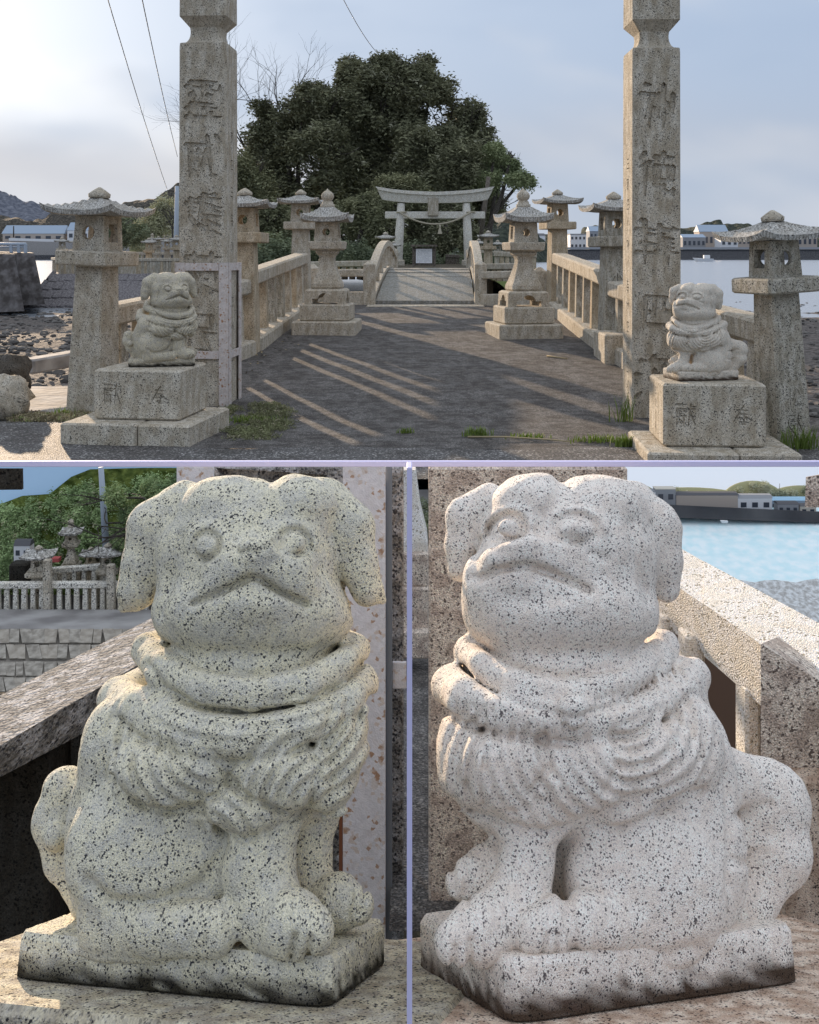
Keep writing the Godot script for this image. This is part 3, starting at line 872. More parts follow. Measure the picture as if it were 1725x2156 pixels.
	for i in 15:
		var yy := 50.0
		var end := 27.5 + rg.randf() * 3.0 if i % 5 == 3 else 25.5
		if i == 0: yy = 48.0
		while yy > end:
			var l := rg.randf_range(1.0, 2.2)
			if rg.randf() < 0.9: block(st, Vector3((14.5 - i * 2.05) * k, (yy - l / 2) * k, 0.0285), Vector3(0.5 * k, l * k * 0.8, 0.004), 0.0)
			yy -= l + 0.25
	part("printed_text", st, M.pane, sh)

func tree(called: String, label: String, u: float, d: float, lobes_px: Array, leaves: int, seed_: int, colours: Array, size: float) -> void:
	var base := P(u, 552, d); base.y = 0.75
	var t := thing(called, label, "tree", base)
	var rg := RandomNumberGenerator.new(); rg.seed = seed_
	var lobes := []
	var st := S()
	var k := d / F
	for l in lobes_px:
		var c := P(l[0], l[1], d + rg.randf_range(-2.0, 2.0)) - base
		var r := Vector3(l[2] * k, l[3] * k, minf(l[2], l[3]) * k * 1.1)
		c.y -= 0.25
		lobes.append([c, r * 0.84])
		for j in 5:
			var off := Vector3(rg.randfn(), rg.randfn(), rg.randfn()).normalized() * r * 0.72
			lobes.append([c + off, r * rg.randf_range(0.3, 0.5)])
		var fork := Vector3(c.x * 0.15 + rg.randf_range(-0.6, 0.6), clampf(c.y * 0.3, 0.7, 2.6), rg.randf_range(-0.5, 0.5))
		tube(st, [fork, fork.lerp(c, 0.5) + Vector3(rg.randfn() * 0.25, 0.1, rg.randfn() * 0.25), c], 0.15, 0.06, 6)
		for j in 5: limb(st, c - Vector3(0, r.y * 0.4, 0), Vector3(rg.randfn(), 0.5 + rg.randf(), rg.randfn()).normalized(), r.y * 0.8, 0.05, 1, rg, 0.5, 0.2)
	part("limbs", st, M.bark, t)
	st = S()
	tube(st, [Vector3(0, -0.4, 0), Vector3(0.1, 0.8, 0), Vector3(0.05, 2.2, 0)], 0.36, 0.24, 9)
	part("trunk", st, M.bark, t)
	crown("crown", lobes, int(leaves * 1.45), size * 0.88, seed_, colours, M.clump, M.leaf, t, -0.14, 0.42)

# ------------------------------------------------------------------ bridge
func make_bridge() -> void:
	var d0 := 20.8
	var d1 := 30.4
	var mid := func(d: float) -> float: return lerpf(0.31, 0.66, (d - d0) / (d1 - d0))
	var top := func(d: float) -> float: return lerpf(0.56, 0.95, (d - d0) / (d1 - d0)) + 0.36 * sin((d - d0) / (d1 - d0) * PI)
	var t := thing("stone_bridge", "arched stone bridge of broad slabs leading to the shrine gate", "bridge", Vector3(0.31, 0, -d0))
	var o := Vector3(0.31, 0, -d0)
	var st: SurfaceTool
	var n := 12
	for i in n:
		var a := d0 + (d1 - d0) * i / n
		var b := d0 + (d1 - d0) * (i + 1) / n - 0.05
		st = S()
		var w := 0.98
		var wob := rng.randf_range(-0.02, 0.02)
		hexa(st, [Vector3(mid.call(a) + w, top.call(a) - 0.3, -a), Vector3(mid.call(a) - w, top.call(a) - 0.3, -a), Vector3(mid.call(b) - w, top.call(b) - 0.3, -b), Vector3(mid.call(b) + w, top.call(b) - 0.3, -b)].map(func(p): return p - o),
			[Vector3(mid.call(a) + w, top.call(a) + wob, -a), Vector3(mid.call(a) - w, top.call(a) + wob, -a), Vector3(mid.call(b) - w, top.call(b) + wob, -b), Vector3(mid.call(b) + w, top.call(b) + wob, -b)].map(func(p): return p - o))
		part("deck_slab", st, M.deck, t)
	st = S()
	block(st, Vector3(0, 0.44, 0.35) , Vector3(2.3, 0.13, 0.5), 0.02)
	part("step", st, M.old, t)
	for s in [-1.0, 1.0]:
		var sn := "left" if s < 0 else "right"
		var r := thing("bridge_parapet", "arched stone parapet along the %s side of the bridge" % sn, "parapet", Vector3(0.31 + s * 1.1, 0, -d0), 0.0, "arched bridge parapets")
		var ro := Vector3(0.31 + s * 1.1, 0, -d0)
		for e in [[d0 - 0.1, 0.95, 0.24], [d1 - 0.1, 0.85, 0.22]]:
			st = S()
			var by: float = top.call(e[0]) - 0.2
			column(st, [[by, e[2] / 2], [by + e[1], e[2] / 2], [by + e[1] + 0.07, 0.02]], 0.02, Transform3D(Basis(), Vector3(mid.call(e[0]) + s * 1.1, 0, -e[0]) - ro))
			part("end_post", st, M.old, r)
		var rail := []
		var kerb := []
		for i in 15:
			var d := lerpf(d0, d1 - 0.2, i / 14.0)
			var x: float = mid.call(d) + s * 1.1
			var yr: float = top.call(d) + 0.46 + 0.18 * sin((d - d0) / (d1 - d0) * PI)
			var yk: float = top.call(d) - 0.03
			for q in [[rail, yr, 0.085, 0.07], [kerb, yk, 0.085, 0.09]]:
				q[0].append(PackedVector3Array([Vector3(x + q[2], q[1] + q[3], -d) - ro, Vector3(x + q[2], q[1] - q[3], -d) - ro, Vector3(x - q[2], q[1] - q[3], -d) - ro, Vector3(x - q[2], q[1] + q[3], -d) - ro]))
			if i % 2 == 1:
				st = S()
				block(st, Vector3(x, (yr + yk) / 2, -d) - ro, Vector3(0.12, yr - yk - 0.17, 0.14), 0.01)
				part("baluster", st, M.old, r)
		st = S(); loft(st, rail); part("rail", st, M.old, r)
		st = S(); loft(st, kerb); part("kerb", st, M.old, r)

# ------------------------------------------------------------------ fences and lanterns of the avenue
func fence(label: String, a: Vector3, b: Vector3, height: float, count: int, group := "", k := 1.0, kerb := true, m: Material = null, name_ := "stone_fence", bottom := 0.0) -> Node3D:
	if m == null: m = M.old
	var t := thing(name_, label, "fence", a, 0.0, group)
	var v := b - a
	var yb := along(Vector3(v.x, 0, v.z))
	var st := S()
	var top := Vector3(0, height - 0.1 * k, 0)
	beam(st, top, v + top, 0.26 * k, 0.2 * k, 0.025 * k)
	part("rail", st, m, t)
	if kerb:
		st = S()
		beam(st, Vector3(0, 0.02, 0), v + Vector3(0, 0.02, 0), 0.40 * k, 0.34 * k, 0.025 * k)
		part("kerb_stone", st, m, t)
	for i in count:
		var p := v * ((i + 0.5) / count)
		st = S()
		var w := 0.165 * k * rng.randf_range(0.92, 1.08)
		var y0 := bottom + (0.18 * k if kerb else 0.0)
		column(st, [[y0, w * 0.54], [height - 0.19 * k, w * 0.46]], 0.012 * k, Transform3D(yb * Basis(Vector3.UP, rng.randf_range(-0.04, 0.04)), p))
		part("baluster", st, [m, M.old_warm, M.old_grey][rng.randi() % 3] if m == M.old else m, t)
	return t

# a lantern on a tall square post: post, slab, fire box pierced with a round and a square hole, spreading roof
func post_lantern(label: String, at: Vector3, yaw: float, k := 1.0, post := 1.37, cuts := [], group := "post lanterns of the avenue", finial := true) -> Node3D:
	var t := thing("post_lantern", label, "stone lantern", at, yaw, group)
	var m: Material = [M.old, M.old_grey, M.old_warm][used.post_lantern % 3]
	var st := S()
	column(st, [[-0.35, 0.185 * k], [0.0, 0.18 * k], [post, 0.145 * k]], 0.014)
	var body := done(st)
	if cuts.size(): cut("post", body, cuts, m, t)
	else: put("post", body, m, t)
	var y := post
	st = S(); block(st, Vector3(0, y + 0.072 * k, 0), Vector3(0.56, 0.14, 0.56) * k, 0.014)
	part("slab", st, m, t)
	y += 0.142 * k
	st = S(); column(st, [[0, 0.17 * k], [0.33 * k, 0.155 * k]], 0.012)
	var box := done(st)
	var x0 := Transform3D(Basis(), Vector3(0, 0.17 * k, 0))
	var f := cut("fire_box", box, [hole(0.066 * k, 0.8 * k, x0 * Transform3D(Basis(Vector3.UP, 0), Vector3.ZERO)), slot(Vector3(0.8, 0.17, 0.15) * k, x0), slot(Vector3(0.22, 0.2, 0.22) * k, x0)], m, t)
	f.position.y = y
	y += 0.332 * k
	st = S(); roof(st, 0.385 * k, 0.135 * k, 0.045 * k, 0.06 * k, 0.12)
	var rf := part("roof", st, M.lichen, t); rf.position.y = y
	if finial:
		st = S(true); lathe(st, [[0, 0.10 * k], [0.035 * k, 0.105 * k], [0.07 * k, 0.06 * k], [0.1 * k, 0.012 * k]], 14, Transform3D(Basis(), Vector3(0, 0.172 * k, 0)))
		part("finial", st, M.old, rf)
	return t

func vase_lantern(label: String, at: Vector3, yaw: float) -> Node3D:
	var t := thing("vase_lantern", label, "stone lantern", at, yaw, "vase shaped lanterns before the bridge")
	var st := S(); block(st, Vector3(0, 0.06, 0), Vector3(1.02, 0.28, 1.0), 0.02); part("base_slab", st, M.old, t)
	st = S(); block(st, Vector3(0, 0.335, 0), Vector3(0.80, 0.266, 0.78), 0.02); part("base_block", st, M.old, t)
	st = S(); column(st, [[0.47, 0.335], [0.68, 0.325], [0.71, 0.29]], 0.015)
	var c := []
	for q in 2:
		var tf := Transform3D(Basis(Vector3.UP, q * PI / 2), Vector3(0, 0.47, 0))
		c.append(slot(Vector3(0.40, 0.17, 0.9), tf))
		var cy := hole(0.1, 0.9, tf * Transform3D(Basis(), Vector3(0, 0.06, 0))); cy.radius = 0.12
		c.append(cy)
	cut("foot", done(st), c, M.old, t)
	st = S(); column(st, [[0.712, 0.225], [0.74, 0.242], [0.79, 0.238], [0.87, 0.205], [0.97, 0.168], [1.07, 0.136], [1.15, 0.118], [1.21, 0.116], [1.255, 0.135], [1.285, 0.168], [1.32, 0.175], [1.33, 0.165]], 0.012)
	part("vase_shaft", st, M.old, t)
	st = S(); column(st, [[1.332, 0.225], [1.36, 0.275], [1.465, 0.285], [1.48, 0.275]], 0.02); part("capital", st, M.old, t)
	st = S(); column(st, [[1.482, 0.195], [1.79, 0.18]], 0.015)
	c = []
	for q in 2:
		var tf := Transform3D(Basis(Vector3.UP, q * PI / 2), Vector3(0, 1.63, 0))
		if q == 0: c.append(hole(0.062, 0.9, tf))
		else: c.append(slot(Vector3(0.14, 0.2, 0.9), tf))
	c.append(slot(Vector3(0.26, 0.24, 0.26), Transform3D(Basis(), Vector3(0, 1.63, 0))))
	cut("fire_box", done(st), c, M.old, t)
	st = S(); roof(st, 0.395, 0.165, 0.075, 0.075, 0.30, Transform3D(Basis(), Vector3(0, 1.792, 0)), 1.7); part("roof", st, M.lichen, t)
	st = S(true)
	lathe(st, [[0, 0.115], [0.05, 0.118], [0.06, 0.095], [0.09, 0.09], [0.115, 0.065], [0.135, 0.09], [0.18, 0.108], [0.225, 0.095], [0.26, 0.06], [0.285, 0.02], [0.31, 0.006]], 18, Transform3D(Basis(), Vector3(0, 2.03, 0)))
	part("finial", st, M.old, t)
	return t

func make_avenue() -> void:
	var l1 := G(196, 862)
	var l2 := G(516, 742)
	var l3 := G(634, 655)
	var r1 := Vector3(2.95, 0, -8.25)
	var r2 := G(1292, 744)
	var r3 := G(1174, 655)
	var ll := post_lantern("near left post lantern with wide worn roof, beside the left statue", l1, -0.3, 1.0, 1.37)
	ll.rotation.z = -0.035
	var nl := post_lantern("near right post lantern at the right edge behind the right statue", r1, 0.31, 0.87, 1.2, stroke_cuts(["sho", "rin", "matsu", "ken"], Transform3D(Basis(), Vector3(0, 0.78, 0.152)), 0.14, 0.2, 0.012))
	nl.rotation.z = 0.055
	post_lantern("left post lantern half hidden behind the carved left pillar", l2, -0.05, 0.98, 1.45)
	post_lantern("left post lantern at the far end of the left stone balustrade", l3, -0.06, 1.0, 1.51)
	post_lantern("right post lantern half hidden behind the right pillar, with a carved name", r2, 0.1, 0.98, 1.40, stroke_cuts(["sho", "rin", "matsu", "san"], Transform3D(Basis(Vector3.UP, -PI / 2), Vector3(-0.168, 0.98, 0)) , 0.15, 0.22, 0.012) + stroke_cuts(["sho", "rin", "matsu", "san"], Transform3D(Basis(), Vector3(0.0, 0.98, 0.155)), 0.15, 0.22, 0.03))
	post_lantern("right post lantern at the far end of the right stone balustrade", r3, 0.16, 1.0, 1.51)
	# distant post lanterns beyond the bridge
	for q in [["small post lantern left of the gate's left pillar", 812, 33.0, 485, 0.82], ["smaller post lantern just right of the one beside the gate's left pillar", 829, 37.0, 505, 0.7], ["small post lantern right of the gate's right pillar", 1028, 33.0, 482, 0.82], ["farther post lantern left of the one right of the gate", 1008, 37.0, 500, 0.7], ["farther post lantern right of the one beside the gate's right pillar", 1048, 38.0, 503, 0.66], ["small post lantern seen behind the far left balustrade end", 684, 34.0, 515, 0.7]]:
		var top: float = EYE - (q[3] - HV) * q[2] / F
		var hh: float = 0.80 * q[4]
		post_lantern(q[0], Vector3((q[1] - CU) * q[2] / F, 0.6, -q[2]), 0.05, q[4], top - hh - 0.6, [], "small lanterns round the gate")
	vase_lantern("left vase shaped stone lantern with onion finial before the bridge", G(690, 699), -0.06).scale = Vector3.ONE * 0.945
	vase_lantern("right vase shaped stone lantern with onion finial before the bridge", G(1102, 706), 0.16).scale = Vector3.ONE * 0.945
	var gr := "stone balustrades along the avenue"
	fence("left stone balustrade between the carved pillar and the far left lantern", l2 + Vector3(0, 0, -0.2), l3 + Vector3(0.03, 0, 0.2), 1.08, 7, gr)
	fence("left stone balustrade behind the left dog statue", l1 + Vector3(0.05, 0, -0.2), l2 + Vector3(0, 0, 0.2), 0.98, 7, gr)
	fence("right stone balustrade between the right pillar and the far right lantern", r2 + Vector3(0, 0, -0.2), r3 + Vector3(0, 0, 0.2), 1.08, 7, gr)
	fence("right stone balustrade behind the right dog statue", r1 + Vector3(0, 0, -0.2), r2 + Vector3(0, 0, 0.2), 0.96, 8, gr)
	var st := S()
	block(st, r2 + Vector3(-0.08, 0.1, 0.55), Vector3(0.42, 0.44, 0.8), 0.02)
	tag(part("kerb_stone", st, M.old), "squared kerb stone at the foot of the lantern behind the right pillar", "stone")
	# short posts and low rails closing the avenue at the bridge
	var sp := "short posts at the end of the avenue"
	for q in [[659, 642, "short square post behind the left vase lantern"], [1136, 652, "short square post behind the right vase lantern"]]:
		st = S()
		column(st, [[-0.2, 0.13], [0.72, 0.125], [0.80, 0.03]], 0.02)
		var p := part("short_post", st, M.old)
		p.position = G(q[0], q[1])
		tag(p, q[2], "post", sp)
	var bl := Vector3(0.31 - 1.1, 0.46, -20.7)
	var br := Vector3(0.31 + 1.1, 0.46, -20.7)
	for q in [["low two railed stone fence from the left vase lantern to the bridge", G(659, 642), bl, "low_fence"], ["low two railed stone fence from the bridge to the right vase lantern", br, G(1136, 652), "low_fence"]]:
		var t := thing("low_fence", q[0], "fence", q[1], 0.0, "low fences beside the bridge")
		for h in [[0.62, 0.15], [0.08, 0.34]]:
			st = S()
			beam(st, Vector3(0, h[0], 0), q[2] - q[1] + Vector3(0, h[0] + 0.05, 0), 0.18, h[1], 0.02)
			part("rail", st, M.old, t)
	fence("stone fence on the island left of the bridge", P(610, 590, 32.0), P(782, 588, 31.0), 0.56, 11, "fences on the island", 0.9, false)
	fence("stone fence on the island right of the bridge", P(1012, 592, 31.0), P(1110, 592, 30.0), 0.52, 8, "fences on the island", 0.9, false)
	fence("second stone fence on the island behind the right vase lantern", P(1040, 575, 36.0), P(1130, 578, 36.0), 0.75, 8, "fences on the island", 0.9, false)
	fence("grey fence in the shade behind the gate's right pillar", P(938, 560, 45.0), P(1010, 562, 45.0), 0.5, 12, "fences on the island", 0.7, false, M.wood)

# ------------------------------------------------------------------ the entrance: pillars and statues on blocks
func pillar(label: String, at: Vector3, yaw: float, half: float, neck: float, front: Array, side: Array) -> Node3D:
	var t := thing("stone_pillar", label, "pillar", at, yaw, "tall inscribed pillars of the entrance")
	var st := S()
	var prof := [[-0.3, half], [neck, half - 0.008], [neck + 0.001, half * 0.99]]
	prof = [[-0.3, half * 1.01], [neck - 0.04, half * 0.985], [neck, half * 0.97]]
	for i in 9:
		var a := i / 8.0 * PI * 0.62
		prof.append([neck + 0.006 + 0.115 * (1.0 - cos(a)), half * 0.97 - 0.062 * sin(a) - 0.02])
	prof.append([neck + 0.26, half * 0.985])
	prof.append([neck + 1.0, half * 0.97])
	column(st, prof, 0.016)
	var body := done(st)
	cut("shaft", body, front + side, M.old, t)
	return t

func make_entrance() -> void:
	var lp := G(430, 856) + Vector3(0, 0, -0.24)
	var neck_l := EYE - (97.0 - HV) * 10.15 / F
	var front := stroke_cuts(["rei", "i", "go", "man", "tami"], Transform3D(Basis(), Vector3(-0.02, EYE + (HV - 212.0) * 10.15 / F, 0.232)), 0.38, 0.565, 0.024, 0.125)
	var side := stroke_cuts(["sho", "i", "shi", "san", "hou", "kami", "ken", "shi", "rin", "san"], Transform3D(Basis(Vector3.UP, PI / 2), Vector3(0.232, 2.9, 0)), 0.13, 0.27, 0.025)
	var t := pillar("left tall granite pillar carved with large characters, strapped with steel at its foot", lp, -0.07, 0.235, neck_l, front, side)
	# steel straps round the foot of the left pillar
	var fr := thing("steel_brace", "pale steel angle frame bolted round the foot of the left pillar", "steel frame", lp, -0.07)
	for sx in [-1, 1]:
		for sz in [-1, 1]:
			var st := S()
			block(st, Vector3(sx * 0.215, 0.68, sz * 0.252), Vector3(0.10, 1.42, 0.012), 0.002)
			block(st, Vector3(sx * 0.262, 0.68, sz * 0.212), Vector3(0.012, 1.42, 0.092), 0.002)
			part("angle_bar", st, M.steel, fr)
	for y in [1.35, 0.5]:
		for q in 4:
			var st := S()
			block(st, Vector3(0, y, 0.262), Vector3(0.33, 0.075, 0.01), 0.002)
			var s := part("strap", st, M.steel, fr)
			s.rotation.y = q * PI / 2
	var rp := Vector3((1383.0 - CU) * 9.55 / F, 0, -9.77)
	var neck_r := EYE - (100.0 - HV) * 9.55 / F
	front = stroke_cuts(["kami", "toku", "ki", "shi", "umi"], Transform3D(Basis(), Vector3(0, EYE + (HV - 222.0) * 9.55 / F, 0.218)), 0.38, 0.62, 0.024, 0.125)
	side = stroke_cuts(["san", "i", "shi", "sho", "kami", "sho", "hou", "rin", "shi", "ken", "san", "matsu"], Transform3D(Basis(Vector3.UP, -PI / 2), Vector3(-0.218, 2.35, 0.02)), 0.13, 0.19, 0.02)
	pillar("right tall granite pillar carved with large characters behind the right statue", rp, 0.0, 0.222, neck_r, front, side)
	# the statues' blocks and slabs
	var lb := P(300, 880, 8.75)
	var base := Vector3(lb.x, 0, -8.78)
	statue_block("left", base + Vector3(0.10, 0, 0.1), -0.14, Vector3(0.72, 0.40, 0.66), Vector3(1.06, 0.17, 1.0), Vector3(-0.02, 0, 0.03))
	var rb := P(1508, 880, 7.95)
	statue_block("right", Vector3(rb.x - 0.09, 0, -7.92), -0.06, Vector3(0.74, 0.46, 0.62), Vector3(1.08, 0.09, 0.95), Vector3(0.02, 0, 0.06))
	var dl := make_dog(true)
	var dr := make_dog(false)
	dogs = [dl, dr]
	var g := "dog statues of the avenue"
	var a: Node3D = place_dog(dl, "left dog statue on its inscribed block, closed mouth, seen small in the avenue", Transform3D(Basis(Vector3.UP, 0.5), P(342, 766, 8.72) + Vector3(0, 0, 0)), true)
	a.position.y = 0.578; tint_grey(a, M.dog_left); a.set_meta("group", g)
	a = place_dog(dr, "right dog statue on its inscribed block, curled tail, seen small in the avenue", Transform3D(Basis(Vector3.UP, -0.22).scaled(Vector3.ONE * 0.93), P(1475, 800, 7.95)), false)
	a.position.y = 0.556; tint_grey(a, M.dog_right); a.set_meta("group", g)

var dogs := []

func tint_grey(dog: Node3D, m: StandardMaterial3D) -> void:   # the statues of the avenue get a slightly greyer tint
	var w: StandardMaterial3D = m.duplicate()
	w.albedo_color = Color(0.90, 0.885, 0.875) if m == M.dog_left else Color(0.88, 0.88, 0.86)
	for c in dog.get_children(): c.material_override = w

func statue_block(side: String, base: Vector3, yaw: float, size: Vector3, slab: Vector3, off: Vector3) -> void:
	var t := thing("plinth_slabs", "low granite slabs under the %s statue's block" % side, "plinth", base, yaw, "slabs under the statue blocks")
	var w := slab.x * 0.6
	for q in [[-slab.x / 2, -slab.x / 2 + w - 0.004, -slab.z / 2, slab.z / 2], [-slab.x / 2 + w + 0.004, slab.x / 2, -0.1 * slab.z, slab.z / 2], [-slab.x / 2 + w + 0.004, slab.x / 2 + 0.005, -slab.z / 2, -0.1 * slab.z - 0.008]]:
		var st := S()
		block(st, Vector3((q[0] + q[1]) / 2, slab.y / 2 - 0.1, (q[2] + q[3]) / 2) + off, Vector3(q[1] - q[0], slab.y + 0.2, q[3] - q[2]), 0.015)
		part("slab", st, M.old, t)
	var b := thing("statue_block", "square granite block with two carved characters under the %s statue" % side, "plinth", base + Vector3(0, slab.y, 0), yaw, "inscribed statue blocks")
	var st := S()
	block(st, Vector3(0, size.y / 2 + 0.003, 0), size, 0.016)
	var tf := Transform3D(Basis(), Vector3(-size.x * 0.29, size.y * 0.52, size.z / 2))
	var c := stroke_cuts(["ken"], tf, 0.15, 0.1, 0.014, 0.1)
	tf.origin.x = size.x * 0.27
	c += stroke_cuts(["hou"], tf, 0.13, 0.1, 0.014, 0.1)
	if side == "right": c += stroke_cuts(["san", "shi", "sho", "hou"], Transform3D(Basis(Vector3.UP, -PI / 2), Vector3(-size.x / 2, size.y * 0.82, 0)), 0.07, 0.09, 0.008)
	cut("block", done(st), c, M.old, b)

# ------------------------------------------------------------------ small things round the entrance
func grass_tuft(label: String, at: Vector3, n: int, spread: float, tall: float, seed_: int, called := "grass_tuft", group := "grass tufts in the pavement joint") -> void:
	var r := RandomNumberGenerator.new(); r.seed = seed_
	var st := S()
	for i in n:
		var p := Vector3(r.randfn() * spread, 0, r.randfn() * spread * 0.35)
		var a := r.randf() * TAU
		var h := tall * r.randf_range(0.45, 1.1)
		var lean := Vector3(cos(a), 0, sin(a)) * h * r.randf_range(0.2, 0.7)
		var side := Vector3(-sin(a), 0, cos(a)) * 0.006
		var m := p + lean * 0.35 + Vector3(0, h * 0.6, 0)
		quad(st, p - side, p + side, m + side * 0.7, m - side * 0.7)
		tri(st, m - side * 0.7, m + side * 0.7, p + lean + Vector3(0, h, 0))
	var o := part(called, st, M.blade)
	o.position = at
	tag(o, label, "grass", group)

func boulder(label: String, at: Vector3, size: Vector3, seed_: int, m: Material) -> void:
	var n := FastNoiseLite.new(); n.seed = seed_; n.frequency = 1.3
	var st := S(true)
	var rows := []
	for j in 13:
		var row := PackedVector3Array()
		var b := (j / 12.0 - 0.5) * PI
		for i in 20:
			var a := i / 20.0 * TAU
			var q := Vector3(cos(a) * cos(b), sin(b), sin(a) * cos(b))
			row.append(q * size * (1.0 + n.get_noise_3dv(q * 1.5) * 0.5))
		rows.append(row)
	loft(st, rows, Transform3D(), false)
	var o := part("boulder", st, m)
	o.position = at
	tag(o, label, "boulder", "boulders at the left edge")

func make_small_things() -> void:
	M.blade = plain(lin(0.13, 0.18, 0.035), 0.7); M.blade.cull_mode = BaseMaterial3D.CULL_DISABLED
	M.blade.backlight_enabled = true; M.blade.backlight = Color(0.25, 0.32, 0.06)
	M.straw = plain(lin(0.34, 0.28, 0.17), 0.9); M.straw.cull_mode = BaseMaterial3D.CULL_DISABLED
	# moss and grass by the left slabs
	var r := RandomNumberGenerator.new(); r.seed = 21
	var lobes := []
	for i in 26: 
		var g := G(lerpf(440, 590, r.randf()), lerpf(855, 930, r.randf()))
		if g.x < -1.62 + (8.9 + g.z) * -0.08 and g.z > -9.3: g.x = -1.45 + r.randf() * 0.25
		lobes.append([g + Vector3(0, 0.0, 0), Vector3(0.16, 0.03, 0.16)])
	var o := crown("moss_patch", lobes, 2600, 0.055, 41, [lin(0.022, 0.022, 0.009), lin(0.06, 0.068, 0.02), lin(0.16, 0.13, 0.07)], M.clump_fine, M.leaf_dry, null, -0.3)
	tag(o, "dark moss ground cover with dry leaves right of the left slabs", "moss", "", "stuff")
	var ly := []
	for q in [[110, 872], [140, 868], [85, 870], [165, 862], [190, 870], [60, 874]]: ly.append([P(q[0], q[1], 9.55) * Vector3(1, 0, 1), Vector3(0.2, 0.03, 0.22)])
	o = crown("leaf_litter", ly, 1200, 0.06, 42, [lin(0.06, 0.045, 0.02), lin(0.16, 0.12, 0.05), lin(0.13, 0.18, 0.03)], M.clump_fine, M.leaf_dry, null, -0.4)
	tag(o, "dead leaves and weeds at the foot of the near left lantern", "leaf litter", "", "stuff")
	grass_tuft("green grass tuft at the foot of the near left lantern", P(132, 868, 9.6) * Vector3(1, 0, 1), 60, 0.07, 0.10, 5)
	grass_tuft("green weed beside the near left lantern's post", P(232, 868, 9.5) * Vector3(1, 0, 1), 60, 0.05, 0.2, 6)
	grass_tuft("grass patch right of the left slabs", G(535, 888), 200, 0.14, 0.06, 7)
	grass_tuft("left grass tuft in the joint across the road", G(1004, 919), 110, 0.045, 0.085, 8)
	grass_tuft("middle grass tuft in the joint across the road", G(1116, 922), 80, 0.08, 0.045, 9)
	grass_tuft("right long grass tuft in the joint across the road", G(1262, 930), 150, 0.12, 0.06, 10)
	grass_tuft("grass tuft beside the corner of the right slabs", G(1318, 940), 120, 0.05, 0.10, 11)
	grass_tuft("little grass tuft at the middle of the joint", G(855, 912), 40, 0.03, 0.05, 12)
	grass_tuft("tall weed at the foot of the right pillar", G(1318, 888), 26, 0.05, 0.26, 13)
	grass_tuft("weed at the foot of the near right lantern", P(1690, 950, 8.0) * Vector3(1, 0, 1), 90, 0.08, 0.2, 14)
	var st := S(true)
	tube(st, [G(985, 923) + Vector3(0, 0.012, 0), G(1060, 925) + Vector3(0, 0.02, 0), G(1170, 929) + Vector3(0, 0.01, 0), G(1200, 934) + Vector3(0, 0.015, 0)], 0.008, 0.005, 6)
	tag(part("dry_stalk", st, M.straw), "long dry stalk lying in the joint across the road", "stalk")
	st = S(true)
	tube(st, [G(1152, 751) + Vector3(0, 0.01, 0), G(1195, 757) + Vector3(0, 0.012, 0)], 0.012, 0.008, 6)
	tag(part("dry_stalk", st, M.straw), "short pale stick on the asphalt near the right balustrade", "stick")
	var lr := RandomNumberGenerator.new(); lr.seed = 91
	for i in 26:
		st = S()
		var b := Basis.from_euler(Vector3(lr.randf_range(-0.4, 0.4), lr.randf() * 6, lr.randf_range(-0.4, 0.4)))
		quad(st, b * Vector3(-0.035, 0, 0), b * Vector3(0, 0.008, 0.016), b * Vector3(0.035, 0, 0), b * Vector3(0, 0.008, -0.016))
		var lf := part("dead_leaf", st, M.straw if i % 3 else M.bark)
		var u := lerpf(500, 640, lr.randf())
		lf.position = G(u, lerpf(760, 690, (u - 500) / 140.0) + lr.randf_range(0, 40)) + Vector3(0, 0.012, 0)
		tag(lf, "fallen leaf on the asphalt along the left balustrade", "leaf", "fallen leaves along the left balustrade")
	boulder("upper dark boulder at the left edge beside the concrete", P(10, 790, 10.6), Vector3(0.26, 0.22, 0.3), 3, M.damp)
	boulder("lower brown boulder at the left edge of the pavement", P(8, 842, 9.7), Vector3(0.24, 0.22, 0.28), 4, M.old)
	st = S()
	beam(st, P(55, 772, 11.2), P(245, 738, 12.6), 0.22, 0.16, 0.02)
	tag(part("kerb_strip", st, M.concrete), "low concrete kerb between the pavement and the mud at the left", "kerb")
	# broken weir blocks at the left edge
	st = S()
	var D := 43.0
	hexa(st, [P(95, 640, D - 2), P(-60, 650, D - 2), P(-60, 640, D + 9), P(75, 600, D + 9)], [P(72, 533, D - 1), P(-60, 530, D - 1), P(-60, 528, D + 6), P(66, 531, D + 6)])
	tag(part("concrete_block", st, M.weir), "large dark sloping concrete block at the left edge of the mud", "concrete block")
	st = S()
	hexa(st, [P(52, 655, D - 4), P(-60, 660, D - 4), P(-60, 650, D - 2.2), P(45, 640, D - 2.2)], [P(30, 535, D - 3), P(-60, 533, D - 3), P(-60, 532, D - 2.3), P(36, 534, D - 2.3)])
	tag(part("concrete_block", st, M.weir), "nearer dark concrete slab leaning at the left edge of the mud", "concrete block")
	var t := thing("steel_railing", "pale blue steel railing on top of the concrete block at the left edge", "railing", P(14, 533, D))
	for q in [[-30, 514, 55, 514, 0.07], [-30, 520, 55, 520, 0.04]]:
		st = S(true)
		tube(st, [P(q[0], q[1], D) - t.position, P(q[2], q[3], D) - t.position], q[4], q[4], 8)
		part("rail", st, M.pole, t)
	for u in [24, 40, 54]:
		st = S()
		block(st, P(u, 524, D) - t.position, Vector3(0.12, 0.4, 0.12), 0.01)
		part("post", st, M.pole, t)
	make_embankment()
	# poles and wires
	var pd := 64.0
	t = thing("utility_pole", "pale utility pole beside the left pillar carrying wires", "utility pole", P(370, 560, pd))
	st = S(true); tube(st, [Vector3(0, -0.5, 0), P(373, 392, pd) - t.position], 0.17, 0.12, 12); part("pole", st, M.pole, t)
